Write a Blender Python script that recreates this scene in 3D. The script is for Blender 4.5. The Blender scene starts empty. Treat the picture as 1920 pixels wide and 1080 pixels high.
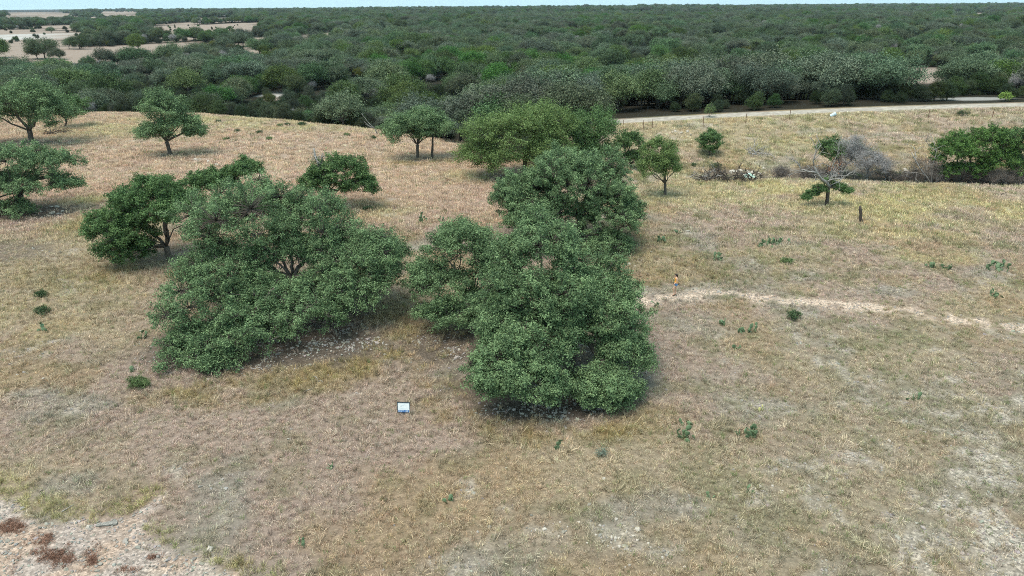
import bpy, bmesh, math, random
import numpy as np
from mathutils import Vector, Matrix, Euler

# ------------------------------------------------------------------ camera, sky, sun, exposure
scene = bpy.context.scene
COL = scene.collection
H, F, PITCH = 19.5, 1333.0, math.radians(21.9)
cam_d = bpy.data.cameras.new('camera'); cam = bpy.data.objects.new('camera', cam_d); COL.objects.link(cam)
cam_d.sensor_width = 36.0; cam_d.lens = 36.0 * F / 1920.0; cam_d.clip_start = 0.5; cam_d.clip_end = 30000
cam.location = (0, 0, H); cam.rotation_euler = (math.pi / 2 - PITCH, 0, 0)
scene.camera = cam

SUN_EL, SUN_AZ = math.radians(70), math.radians(235)      # high veiled sun, behind left
world = bpy.data.worlds.new('World'); scene.world = world; world.use_nodes = True
wn = world.node_tree; wn.nodes.clear()
w_out = wn.nodes.new('ShaderNodeOutputWorld'); w_bg = wn.nodes.new('ShaderNodeBackground')
sky = wn.nodes.new('ShaderNodeTexSky'); sky.sky_type = 'NISHITA'; sky.sun_disc = False
sky.sun_elevation = SUN_EL; sky.sun_rotation = SUN_AZ; sky.air_density = 1.0; sky.dust_density = 0.6; sky.ozone_density = 1.0
veil = wn.nodes.new('ShaderNodeMixRGB'); veil.inputs['Fac'].default_value = 0.88      # thin high cloud over the blue
veil.inputs['Color2'].default_value = (4.1, 6.3, 6.9, 1)
wn.links.new(sky.outputs['Color'], veil.inputs['Color1'])
wn.links.new(veil.outputs['Color'], w_bg.inputs['Color']); w_bg.inputs['Strength'].default_value = 0.10
wn.links.new(w_bg.outputs['Background'], w_out.inputs['Surface'])
sun_d = bpy.data.lights.new('sun', 'SUN'); sun_d.energy = 2.7; sun_d.angle = math.radians(42); sun_d.color = (1.0, 0.89, 0.78)
sun = bpy.data.objects.new('sun', sun_d); COL.objects.link(sun)
sd = Vector((math.sin(SUN_AZ) * math.cos(SUN_EL), math.cos(SUN_AZ) * math.cos(SUN_EL), math.sin(SUN_EL)))
sun.rotation_euler = (-sd).to_track_quat('-Z', 'Y').to_euler()
vs = scene.view_settings; vs.view_transform = 'Standard'; vs.look = 'None'; vs.exposure = 0.82; vs.gamma = 1.0
scene.render.engine = 'CYCLES'
cy = scene.cycles
cy.max_bounces = 4; cy.diffuse_bounces = 3; cy.glossy_bounces = 1; cy.transmission_bounces = 2; cy.transparent_max_bounces = 4; cy.volume_bounces = 0
cy.caustics_reflective = False; cy.caustics_refractive = False
cy.use_adaptive_sampling = True; cy.adaptive_threshold = 0.015
cy.use_denoising = False; cy.pixel_filter_type = 'BLACKMAN_HARRIS'; cy.filter_width = 0.95

# ------------------------------------------------------------------ helpers: noise, projection, terrain
def hsh(ix, iy, seed):
    h = (ix.astype(np.int64) * 374761393 + iy.astype(np.int64) * 668265263 + seed * 974711) & 0x7fffffff
    h = ((h ^ (h >> 13)) * 1274126177) & 0x7fffffff
    h = ((h ^ (h >> 16)) * 461845907) & 0x7fffffff
    return (h & 0xffffff) / float(0xffffff)
def vnoise(x, y, seed=0):
    x = np.asarray(x, float); y = np.asarray(y, float)
    ix = np.floor(x); iy = np.floor(y); fx = x - ix; fy = y - iy
    fx = fx * fx * (3 - 2 * fx); fy = fy * fy * (3 - 2 * fy)
    ix = ix.astype(np.int64); iy = iy.astype(np.int64)
    a = hsh(ix, iy, seed); b = hsh(ix + 1, iy, seed); c = hsh(ix, iy + 1, seed); d = hsh(ix + 1, iy + 1, seed)
    return (a * (1 - fx) + b * fx) * (1 - fy) + (c * (1 - fx) + d * fx) * fy
def fbm(x, y, seed=0, octv=4):
    s = 0; a = 0.5; t = 0
    for k in range(octv):
        s = s + a * vnoise(x * 2 ** k + 17.3 * k, y * 2 ** k - 9.1 * k, seed + k); t += a; a *= 0.5
    return s / t
def sstep(a, b, x):
    t = np.clip((np.asarray(x, float) - a) / (b - a), 0, 1); return t * t * (3 - 2 * t)
def lerp(a, b, t): return a + (b - a) * t

EX = [-600, -140, -100, -58, -23, -8, 21, 58, 120, 600]
EY = [170, 143, 140, 135, 117, 105, 84, 79.5, 76, 60]
def edge_y(x):                                             # where the near field breaks off
    return (np.interp(x - 4, EX, EY) + np.interp(x, EX, EY) + np.interp(x + 4, EX, EY)) / 3
def road_z(x):
    t = np.clip(np.asarray(x, float) - 17, -120, 100); return 1.4 + 0.06 * t - 0.0003 * t * np.abs(t)
ROAD_Y = 118.0
def ground_z(x, y):
    x = np.asarray(x, float); y = np.asarray(y, float)
    e = edge_y(x); d = y - e
    near = (fbm(x / 14, y / 14, 3, 3) - 0.5) * 0.5 * sstep(20, 45, y) + (fbm(x / 2.2, y / 2.2, 5, 2) - 0.5) * 0.10
    far = -5 + 4 * sstep(200, 700, y) + y / 3000 * (-10 + 14 * np.clip(x / np.maximum(y, 1) / .72, -1.2, 1.2)) + (fbm(x / 420, y / 420, 9, 3) - 0.5) * 16 * sstep(300, 1600, y)
    zr = road_z(x)
    t = d / np.maximum(ROAD_Y - 3.0 - e, 6)
    prof = np.where(t < 0, 0, np.where(t < 0.12, -1.8 * sstep(0, 0.12, t), np.where(t < 0.28, -1.8,
           np.where(t < 0.8, lerp(-1.8, zr - 1.5, sstep(0.22, 0.86, t)), lerp(zr - 1.5, zr, sstep(0.72, 1.0, t))))))
    right = np.where(y < ROAD_Y + 3, prof, lerp(zr, far, sstep(ROAD_Y + 4, ROAD_Y + 85, y)))
    left = lerp(0.0, far, sstep(-1, 26, d))
    w = sstep(-22, 14, x)
    bump = (fbm(x / 5, y / 5, 21, 3) - 0.5) * 0.8 * sstep(2, 8, d) * (1 - sstep(ROAD_Y - 6, ROAD_Y - 3, y) * w)
    return near * (1 - sstep(0, 10, d) * 0.8) + lerp(left, right, w) + bump
def gz(x, y): return float(ground_z(np.array([x]), np.array([y]))[0])

CP, SP = math.cos(PITCH), math.sin(PITCH)
def at_y(px, py, Y):                                       # point of the place seen at a photo position, Y metres out
    u, v = (px - 960) / F, (540 - py) / F
    dy = CP + v * SP; dz = -SP + v * CP
    k = Y / dy
    return Vector((u * k, Y, H + dz * k))
def at(px, py):                                            # ground point
    lo, hi = 5.0, 4500.0
    u, v = (px - 960) / F, (540 - py) / F
    dy = CP + v * SP; dz = -SP + v * CP
    for _ in range(3):
        Ys = np.geomspace(lo, hi, 90); k = Ys / dy; below = np.where(H + dz * k <= ground_z(u * k, Ys))[0]
        i = int(below[0]) if len(below) else 89
        lo, hi = float(Ys[max(i - 1, 0)]), float(Ys[i])
    p = at_y(px, py, hi); return Vector((p.x, p.y, gz(p.x, p.y)))
def inside(poly, x, y):
    x = np.asarray(x, float); y = np.asarray(y, float); r = np.zeros(x.shape, bool); n = len(poly)
    for i in range(n):
        x1, y1 = poly[i]; x2, y2 = poly[(i + 1) % n]
        if y1 == y2: continue
        c = ((y1 > y) != (y2 > y)) & (x < (x2 - x1) * (y - y1) / (y2 - y1) + x1); r ^= c
    return r
def seg_dist(pts, x, y):
    best = np.full(np.shape(x), 1e9)
    for (x1, y1), (x2, y2) in zip(pts[:-1], pts[1:]):
        vx, vy = x2 - x1, y2 - y1; t = np.clip(((x - x1) * vx + (y - y1) * vy) / (vx * vx + vy * vy + 1e-9), 0, 1)
        best = np.minimum(best, np.hypot(x - x1 - t * vx, y - y1 - t * vy))
    return best
def xy(px, py): p = at(px, py); return (p.x, p.y)

# ------------------------------------------------------------------ ground cover map (world metres)
TRAIL = [xy(*p) for p in [(1140, 572), (1230, 561), (1330, 553), (1430, 557), (1530, 567), (1640, 578), (1760, 593), (1850, 606), (1990, 628)]]
GRAVEL = [xy(*p) for p in [(-160, 880), (-60, 905), (0, 928), (60, 958), (150, 988), (215, 972), (290, 938), (262, 985), (300, 1008), (335, 1042), (420, 1072), (520, 1110), (700, 1250), (-300, 1250)]]
BARE = [  # px, py, half-width m, half-depth m, strength
    (1620, 850, 1.5, .9, .9), (1560, 980, 1.1, 1.5, .75), (1390, 925, .9, .7, .8), (1420, 935, .5, .5, .8), (1180, 1000, .9, .7, .6), (1080, 1000, .8, .6, .5),
    (880, 915, .5, .7, .85), (330, 885, 1.0, .4, .8), (1500, 650, 1.6, .9, .5), (1570, 700, 1.6, 1.2, .5), (1780, 790, 1.8, 1.2, .7), (1880, 880, 1.6, 2.0, .9), (1800, 950, 1.4, 1.6, .85),
    (1900, 1010, 2.4, 2.4, 1.0), (1720, 1040, 1.2, 1.2, .8), (1840, 820, 1.2, .8, .7), (1640, 720, 1.2, .9, .5), (1730, 715, 1.2, .7, .5), (55, 668, .9, .6, .95), (90, 642, .7, .35, .9), (280, 660, .5, .3, .8),
    (1310, 235, 3.2, 2.0, .8), (1250, 255, 3, 2.0, .8), (1420, 262, 2, 1.0, .7), (1530, 248, 3, 1.2, .7), (1700, 255, 4, 1.5, .5), (1430, 290, 2.5, 1.2, .6), (370, 302, 2.0, 1.6, .95), (90, 295, 1.6, 1.2, .9), (265, 262, 1.0, .6, .8),
    (130, 470, .6, .6, .8), (115, 480, .6, .6, .7), (1180, 497, .9, .5, .85), (1500, 585, 1.6, .6, .5), (1660, 545, 3, .7, .4), (1850, 530, 2.2, .6, .5), (1880, 255, 3, 1, .5), (1000, 975, .6, .5, .5),
    (670, 745, .5, .35, .7), (590, 715, .6, .4, .4), (700, 790, .4, .3, .5), (1160, 1030, .7, .4, .6), (900, 1015, .5, .4, .4), (1240, 1030, .9, .3, .5), (760, 320, 1.5, .7, .2)]
BARE = [(*xy(a, b), rx, ry, s) for a, b, rx, ry, s in BARE]
LITTER_SHADE = [(*xy(a, b), rx, ry, s) for a, b, rx, ry, s in [
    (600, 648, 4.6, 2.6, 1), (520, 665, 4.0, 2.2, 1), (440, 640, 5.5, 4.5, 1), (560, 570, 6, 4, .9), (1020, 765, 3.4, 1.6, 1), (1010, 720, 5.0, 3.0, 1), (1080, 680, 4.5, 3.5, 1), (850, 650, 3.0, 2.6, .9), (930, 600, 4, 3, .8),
    (1080, 450, 5.5, 4.0, .9), (60, 400, 4.0, 3.2, .95), (20, 470, 3.5, 3.0, .6), (300, 480, 2.8, 1.8, .5), (60, 268, 4.0, 3.0, .7), (320, 290, 1.8, 1.5, .3), (790, 297, 2.6, 1.6, .4), (1000, 325, 7, 4, .8), (1550, 333, 8, 3.5, .9), (1830, 340, 11, 4, .95), (1700, 338, 8, 3, .9), (1380, 328, 6, 2.5, .8), (1460, 332, 6, 2, .7), (1920, 340, 6, 3, .9)]]  # leaf litter under trees; along the gully it paints in the dark shading
YELL = [(*xy(a, b), rx, ry, s) for a, b, rx, ry, s in [
    (1560, 372, 14, 6, .9), (1700, 400, 12, 6, .85), (1480, 350, 10, 3, .8), (1640, 430, 9, 3.5, .7), (1840, 400, 10, 6, .8), (1300, 380, 6, 3, .6), (280, 240, 14, 8, .6), (420, 225, 16, 5, .7), (620, 240, 12, 4, .7), (190, 375, 3, 2, .9), (210, 420, 6, 6, .5), (160, 560, 7, 5, .5),
    (60, 600, 6, 3, .5), (260, 560, 5, 3, .5), (690, 395, 5, 3, .6), (1560, 480, 6, 3, .5), (1740, 480, 5, 2, .7), (1420, 222, 14, 3, .4), (1650, 225, 16, 3, .5), (1500, 270, 8, 3, .5), (900, 330, 4, 3, .7), (450, 235, 12, 5, .5)]]
OLIV = [(*xy(a, b), rx, ry, s) for a, b, rx, ry, s in [
    (400, 735, 4, 1.4, 1), (520, 715, 4, 1.3, 1), (650, 690, 3.5, 1.6, 1), (740, 660, 3, 2.2, 1), (790, 640, 3, 3, .9), (900, 790, 2.5, 1.2, 1), (980, 810, 3, 1.2, 1), (1120, 800, 2.6, 1.2, 1), (1240, 790, 2, 1.6, .7), (840, 740, 2.5, 1.6, .9), (730, 590, 3, 3, .7),
    (240, 515, 4.5, 2.2, .9), (1240, 500, 5, 4, .7), (1300, 520, 5, 2.0, .5), (800, 305, 5, 2, .8), (640, 390, 4, 2.0, .7), (1600, 335, 10, 2, .4), (1200, 430, 4, 3, .4), (1340, 320, 5, 2.5, .5), (170, 430, 5, 4, .6), (1740, 330, 8, 2.5, .4), (1280, 820, 1.6, 1.0, .5), (1390, 830, 1.6, 1, .5),
    (330, 290, 4, 2.2, .5), (80, 520, 5, 4, .5)]]
FIELD_CLEAR = []
def clear_poly(*pts): FIELD_CLEAR.append([xy(*p) for p in pts])
clear_poly((-60, 56), (55, 56), (140, 60), (150, 78), (135, 98), (40, 100), (-60, 98))
clear_poly((-60, 97), (50, 94), (120, 92), (185, 91), (178, 104), (150, 124), (110, 140), (30, 150), (-60, 146))
clear_poly((265, 52), (300, 46), (430, 49), (495, 47), (480, 62), (430, 74), (400, 70), (330, 78), (285, 70))
clear_poly((290, 84), (378, 79), (392, 100), (320, 116), (285, 112))
clear_poly((450, 74), (508, 69), (520, 92), (460, 106))
clear_poly((10, 23.5), (110, 22), (135, 26), (138, 38), (10, 40)); clear_poly((190, 23), (258, 23.5), (260, 36), (188, 37))
clear_poly((560, 64), (625, 61), (634, 80), (560, 86))
clear_poly((1690, 128), (1775, 126), (1795, 140), (1770, 156), (1690, 158))
NO_TREE = [[xy(*p) for p in q_] for q_ in [[(1690, 128), (1775, 126), (1800, 140), (1790, 186), (1740, 190), (1680, 188)], [(1790, 193), (1795, 180), (1860, 178), (1880, 193)]]]
clear_poly((1780, 26), (1885, 21), (1895, 33), (1780, 38)); clear_poly((1872, 104), (1892, 103), (1893, 134), (1872, 136))
clear_poly((130, 150), (150, 138), (218, 132), (216, 152), (150, 172)); clear_poly((495, 172), (520, 170), (530, 190), (500, 190))
PASTURE = [xy(*p) for p in [(-80, 19.5), (300, 18), (500, 44), (530, 78), (470, 104), (300, 116), (190, 124), (-80, 152)]]
FAR_BARE = [(*xy(10, 72), 34, 22, 1.0), (*xy(45, 66), 24, 30, .9), (*xy(170, 143), 12, 5, 1), (*xy(512, 178), 4, 5, 1), (*xy(1825, 185), 6, 3, .6), (*xy(1882, 112), 6, 16, 1)]

def blobs(lst, x, y, soft=0.55):
    m = np.zeros(x.shape)
    for cx, cy_, rx, ry, s in lst:
        q = np.hypot((x - cx) / rx, (y - cy_) / ry); m = np.maximum(m, s * (1 - sstep(1 - soft, 1 + soft, q)))
    return m
def cover(x, y):
    """masks of what covers the ground at x, y"""
    wx = x + (fbm(x / 1.3, y / 1.3, 31, 3) - .5) * 1.6; wy = y + (fbm(x / 1.3, y / 1.3, 37, 3) - .5) * 1.6
    n_f = fbm(x / 0.9, y / 0.9, 41, 3); n_m = fbm(x / 3.2, y / 3.2, 43, 4); n_l = fbm(x / 11, y / 11, 47, 4)
    nearfield = y < edge_y(x) + 6
    grav = inside(GRAVEL, wx, wy).astype(float)
    tr_d = seg_dist(TRAIL, x, y + (fbm(x / 2.4, y / 2.4, 53, 3) - .5) * 1.1)
    trail = (1 - sstep(.35, 1.5, tr_d)) * sstep(.44, .58, n_f + .10)
    bare = blobs(BARE, wx, wy, .6) * sstep(.44, .58, n_f)
    bare = np.maximum(bare, sstep(.66, .78, n_m) * sstep(.50, .62, n_f) * .6 * nearfield)
    rightlow = sstep(4, 18, x - (y - 26) * .15) * (1 - sstep(34, 52, y))
    bare = np.maximum(bare, rightlow * sstep(.52, .66, n_m * .45 + n_f * .55) * .8)
    lit = blobs(LITTER_SHADE, wx, wy, .35); yel = blobs(YELL, wx, wy, .7); oli = blobs(OLIV, wx, wy, .6)
    rd = np.abs(y - ROAD_Y); w = sstep(-40, -5, x)
    road = (rd < 1.9) * (x > 9)
    forest = np.maximum(sstep(6, 12, y - edge_y(x)) * (x < 5), sstep(ROAD_Y + 2.2, ROAD_Y + 3.4, y) * (x >= 5))  # dark floor begins beside the road, its colour standing in for tree shade
    clr = np.zeros(x.shape, bool)
    fm = y > 125
    if fm.any():
        fx = x[fm] + (fbm(x[fm] / 9, y[fm] / 9, 61, 2) - .5) * 8; fy = y[fm] + (fbm(x[fm] / 9, y[fm] / 9, 67, 2) - .5) * 8
        c = np.zeros(fx.shape, bool)
        for p in FIELD_CLEAR: c |= inside(p, fx, fy)
        c |= inside(PASTURE, fx, fy) & (fbm(fx / 70, fy / 110, 163, 2) > .49)
        clr[fm] = c
    return dict(grav=grav, trail=trail, bare=bare, lit=lit, yel=yel, oli=oli, road=road, forest=forest, clr=clr, n_f=n_f, n_m=n_m, n_l=n_l, nearfield=nearfield)
C_ = lambda *a: np.array(a, float)
MAUVE, TAN, OCHRE, GREYG, OLIVE, YELLOW = C_(.50, .392, .315), C_(.51, .418, .29), C_(.47, .352, .22), C_(.40, .36, .295), C_(.37, .29, .135), C_(.56, .475, .275)
STONE, DIRT, LITC, FORF_SHADE, PINK = C_(.36, .32, .27), C_(.44, .315, .235), C_(.105, .085, .068), C_(.028, .026, .018), C_(.295, .235, .195)  # forest floor colour has the shade under the trees put into it
def mixc(c, d, m): return c + (d - c) * np.clip(m, 0, 1)[:, None]
def grass_col(x, y, m):
    c = np.repeat(TAN[None], len(x), 0)
    c = mixc(c, MAUVE, sstep(.40, .58, m['n_l'])); c = mixc(c, GREYG, sstep(.52, .68, m['n_m']) * .8)
    c = mixc(c, OCHRE, sstep(.54, .70, fbm(x / 5, y / 5, 71, 3)) * .7)
    c = mixc(c, C_(.26, .25, .13), sstep(.58, .72, fbm(x / 1.7, y / 1.7, 75, 3)) * (.35 + .3 * sstep(0, 15, x)))
    c = mixc(c, MAUVE * C_(1.12, 1.02, 1.0), sstep(55, 75, y) * (1 - sstep(-2, 12, x)) * .75 * (1 - m['yel']))
    c = mixc(c, C_(.39, .35, .26), sstep(2, 16, x - (y - 26) * .15) * (1 - sstep(34, 50, y)) * (.35 + .5 * sstep(.45, .6, m['n_m'])))
    c = mixc(c, YELLOW, m['yel'] * sstep(.30, .60, m['n_m'])); c = mixc(c, OLIVE, m['oli'] * sstep(.32, .62, m['n_m'] * .5 + m['n_f'] * .5) * .9)
    return np.clip(c * (1 + sstep(55, 85, y) * .15)[:, None] * (1 + sstep(55, 85, y)[:, None] * C_(0, .02, -.03)), 0, .8)
def ground_col(x, y, m):
    c = grass_col(x, y, m) * C_(.54, .53, .54)
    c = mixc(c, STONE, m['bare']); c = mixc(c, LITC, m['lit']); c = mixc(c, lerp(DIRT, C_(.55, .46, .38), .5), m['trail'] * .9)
    g = mixc(np.repeat(C_(.36, .30, .265)[None], len(x), 0), DIRT * C_(.86, .90, .95), sstep(.42, .60, fbm(x / 1.6, y / 1.6, 83, 3)))
    g = mixc(g, C_(.385, .325, .275), sstep(.55, .68, fbm(x / 1.1 + 5, y / 1.1, 85, 3)))
    c = np.where(m['grav'][:, None] > .5, g, c)
    fl = np.repeat(FORF_SHADE[None], len(x), 0); fl = mixc(fl, PINK, m['clr'].astype(float)); fl = mixc(fl, C_(.46, .45, .43), blobs(FAR_BARE, x, y, .3))
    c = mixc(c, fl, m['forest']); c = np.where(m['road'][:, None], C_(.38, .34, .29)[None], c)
    return c

# ------------------------------------------------------------------ helpers: objects, meshes, materials
def tag(o, label=None, cat=None, group=None, kind=None):
    if label: o['label'] = label
    if cat: o['category'] = cat
    if group: o['group'] = group
    if kind: o['kind'] = kind
    return o
def link(name, data, parent=None, loc=None, rot=None, scl=None):
    o = bpy.data.objects.new(name, data); COL.objects.link(o)
    if parent is not None: o.parent = parent
    if loc is not None: o.location = loc
    if rot is not None: o.rotation_euler = rot
    if scl is not None: o.scale = scl if hasattr(scl, '__len__') else (scl, scl, scl)
    return o
def mesh_np(name, V, tris=None, quads=None, mats=(), fmat=None, fattr=None, smooth=False):
    me = bpy.data.meshes.new(name)
    V = np.asarray(V, np.float32).reshape(-1, 3); nt = 0 if tris is None else len(tris); nq = 0 if quads is None else len(quads)
    me.vertices.add(len(V)); me.vertices.foreach_set('co', V.ravel())
    loops = np.concatenate([np.asarray(a, np.int32).ravel() for a in (tris, quads) if a is not None and len(a)])
    me.loops.add(len(loops)); me.loops.foreach_set('vertex_index', loops)
    st = np.concatenate([np.arange(nt) * 3, nt * 3 + np.arange(nq) * 4]).astype(np.int32)
    me.polygons.add(nt + nq); me.polygons.foreach_set('loop_start', st)
    if fmat is not None: me.polygons.foreach_set('material_index', np.asarray(fmat, np.int32))
    for m in mats: me.materials.append(m)
    if fattr is not None:
        for k, a in fattr.items():
            at_ = me.attributes.new(k, 'FLOAT', 'FACE'); at_.data.foreach_set('value', np.asarray(a, np.float32))
    me.polygons.foreach_set('use_smooth', np.full(nt + nq, smooth))
    me.update(calc_edges=True); me.validate()
    return me
class MB:
    """collects tubes and blocks into one mesh"""
    def __init__(s): s.V = []; s.Q = []; s.T = []; s.n = 0
    def add(s, V, Q=(), T=()):
        s.V.append(np.asarray(V, float)); n = s.n
        if len(Q): s.Q.append(np.asarray(Q, int) + n)
        if len(T): s.T.append(np.asarray(T, int) + n)
        s.n += len(V)
    def tube(s, P, R, k=6):
        P = np.asarray(P, float); n = len(P); R = np.broadcast_to(np.asarray(R, float), (n,))
        D = np.gradient(P, axis=0); D /= np.linalg.norm(D, axis=1)[:, None] + 1e-9
        ref = np.where(np.abs(D[:, 2:3]) > .9, C_(1, 0, 0)[None], C_(0, 0, 1)[None])
        U = np.cross(D, ref); U /= np.linalg.norm(U, axis=1)[:, None] + 1e-9; W = np.cross(D, U)
        a = np.arange(k) * 2 * math.pi / k
        V = P[:, None] + R[:, None, None] * (U[:, None] * np.cos(a)[None, :, None] + W[:, None] * np.sin(a)[None, :, None])
        i = np.arange(n - 1)[:, None] * k; j = np.arange(k)[None]; j2 = (j + 1) % k
        Q = np.stack([i + j, i + j2, i + k + j2, i + k + j], -1).reshape(-1, 4)
        V = np.concatenate([V.reshape(-1, 3), P[:1], P[-1:]]); b = n * k
        T = [(b, (q + 1) % k, q) for q in range(k)] + [(b + 1, (n - 1) * k + q, (n - 1) * k + (q + 1) % k) for q in range(k)]
        s.add(V, Q, T)
    def box(s, c, d, M=None):
        V = np.array([[x, y, z] for x in (-1, 1) for y in (-1, 1) for z in (-1, 1)], float) * np.asarray(d) / 2
        if M is not None: V = V @ np.array(M.to_3x3()).T
        s.add(V + np.asarray(c), [(0, 1, 3, 2), (4, 6, 7, 5), (0, 4, 5, 1), (2, 3, 7, 6), (0, 2, 6, 4), (1, 5, 7, 3)])
    def mesh(s, name, mats, smooth=False):
        return mesh_np(name, np.concatenate(s.V), np.concatenate(s.T) if s.T else None, np.concatenate(s.Q) if s.Q else None, mats, smooth=smooth)

def new_mat(name):
    m = bpy.data.materials.new(name); m.use_nodes = True; nt = m.node_tree; b = nt.nodes['Principled BSDF']; return m, nt, b
def plain(name, col, rough=.8, vary=.15, scale=8.0, bump=0.0):
    m, nt, b = new_mat(name); b.inputs['Roughness'].default_value = rough; b.inputs['Specular IOR Level'].default_value = .25
    t = nt.nodes.new('ShaderNodeTexNoise'); t.inputs['Scale'].default_value = scale; t.inputs['Detail'].default_value = 5
    g = nt.nodes.new('ShaderNodeNewGeometry'); nt.links.new(g.outputs['Position'], t.inputs['Vector'])
    r = nt.nodes.new('ShaderNodeValToRGB'); c = np.array(col[:3])
    r.color_ramp.elements[0].position = .3; r.color_ramp.elements[1].position = .7
    r.color_ramp.elements[0].color = (*np.clip(c * (1 - vary), 0, 1), 1); r.color_ramp.elements[1].color = (*np.clip(c * (1 + vary), 0, 1), 1)
    nt.links.new(t.outputs['Fac'], r.inputs['Fac']); nt.links.new(r.outputs['Color'], b.inputs['Base Color'])
    if bump:
        bp = nt.nodes.new('ShaderNodeBump'); bp.inputs['Strength'].default_value = bump; nt.links.new(t.outputs['Fac'], bp.inputs['Height']); nt.links.new(bp.outputs['Normal'], b.inputs['Normal'])
    return m
def leaf_mat(name, dark, light, trans=.18, objvar=0.0):
    m, nt, b = new_mat(name); N = nt.nodes; L = nt.links
    a = N.new('ShaderNodeAttribute'); a.attribute_name = 'tint'
    r = N.new('ShaderNodeValToRGB'); r.color_ramp.elements[0].position = .1; r.color_ramp.elements[1].position = .95
    r.color_ramp.elements[0].color = (*dark, 1); r.color_ramp.elements[1].color = (*light, 1)
    L.new(a.outputs['Fac'], r.inputs['Fac']); col = r.outputs['Color']
    if objvar:
        oi = N.new('ShaderNodeObjectInfo'); hs = N.new('ShaderNodeHueSaturation')
        mr = N.new('ShaderNodeMapRange'); mr.inputs['To Min'].default_value = 1 - objvar; mr.inputs['To Max'].default_value = 1 + objvar
        L.new(oi.outputs['Random'], mr.inputs['Value']); L.new(mr.outputs['Result'], hs.inputs['Value'])
        m2 = N.new('ShaderNodeMath'); m2.operation = 'MULTIPLY'; m2.inputs[1].default_value = 7.31; fr = N.new('ShaderNodeMath'); fr.operation = 'FRACT'
        L.new(oi.outputs['Random'], m2.inputs[0]); L.new(m2.outputs[0], fr.inputs[0])
        mh = N.new('ShaderNodeMapRange'); mh.inputs['To Min'].default_value = .455; mh.inputs['To Max'].default_value = .525
        L.new(fr.outputs[0], mh.inputs['Value']); L.new(mh.outputs['Result'], hs.inputs['Hue'])
        m3 = N.new('ShaderNodeMath'); m3.operation = 'MULTIPLY'; m3.inputs[1].default_value = 23.7; f3 = N.new('ShaderNodeMath'); f3.operation = 'FRACT'
        L.new(oi.outputs['Random'], m3.inputs[0]); L.new(m3.outputs[0], f3.inputs[0])
        ms = N.new('ShaderNodeMapRange'); ms.inputs['To Min'].default_value = .55; ms.inputs['To Max'].default_value = 1.25
        L.new(f3.outputs[0], ms.inputs['Value']); L.new(ms.outputs['Result'], hs.inputs['Saturation'])
        L.new(col, hs.inputs['Color']); col = hs.outputs['Color']
    L.new(col, b.inputs['Base Color']); b.inputs['Roughness'].default_value = .62; b.inputs['Specular IOR Level'].default_value = .18
    tr = N.new('ShaderNodeBsdfTranslucent'); L.new(col, tr.inputs['Color'])
    mx = N.new('ShaderNodeMixShader'); mx.inputs['Fac'].default_value = trans
    L.new(b.outputs['BSDF'], mx.inputs[1]); L.new(tr.outputs['BSDF'], mx.inputs[2])
    L.new(mx.outputs['Shader'], N['Material Output'].inputs['Surface'])
    return m

M_BARK = plain('bark', (.10, .085, .072), .9, .35, 14, .5)
M_DEAD = plain('dead_wood', (.30, .285, .27), .9, .3, 12, .4)
M_CHAR = plain('dark_wood', (.07, .058, .05), .9, .4, 10, .4)
M_OAK = leaf_mat('oak_leaves', (.044, .082, .038), (.230, .340, .160))
M_OAKD = leaf_mat('dark_oak_leaves', (.032, .070, .024), (.160, .265, .098))
M_OAKY = leaf_mat('yellow_green_leaves', (.060, .105, .032), (.215, .305, .108))
M_FOAK = leaf_mat('forest_oak_leaves', (.032, .058, .031), (.158, .225, .124), objvar=.27)
M_FOAK2 = leaf_mat('forest_green_leaves', (.028, .058, .020), (.125, .210, .078), objvar=.30)
M_FJUN = leaf_mat('juniper_leaves', (.018, .032, .015), (.062, .096, .042), objvar=.45)
M_FYEL = leaf_mat('olive_leaves', (.04, .058, .016), (.125, .155, .05), objvar=.2)
M_TWIG = leaf_mat('dead_twigs', (.20, .19, .19), (.36, .35, .35), trans=0)

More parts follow.
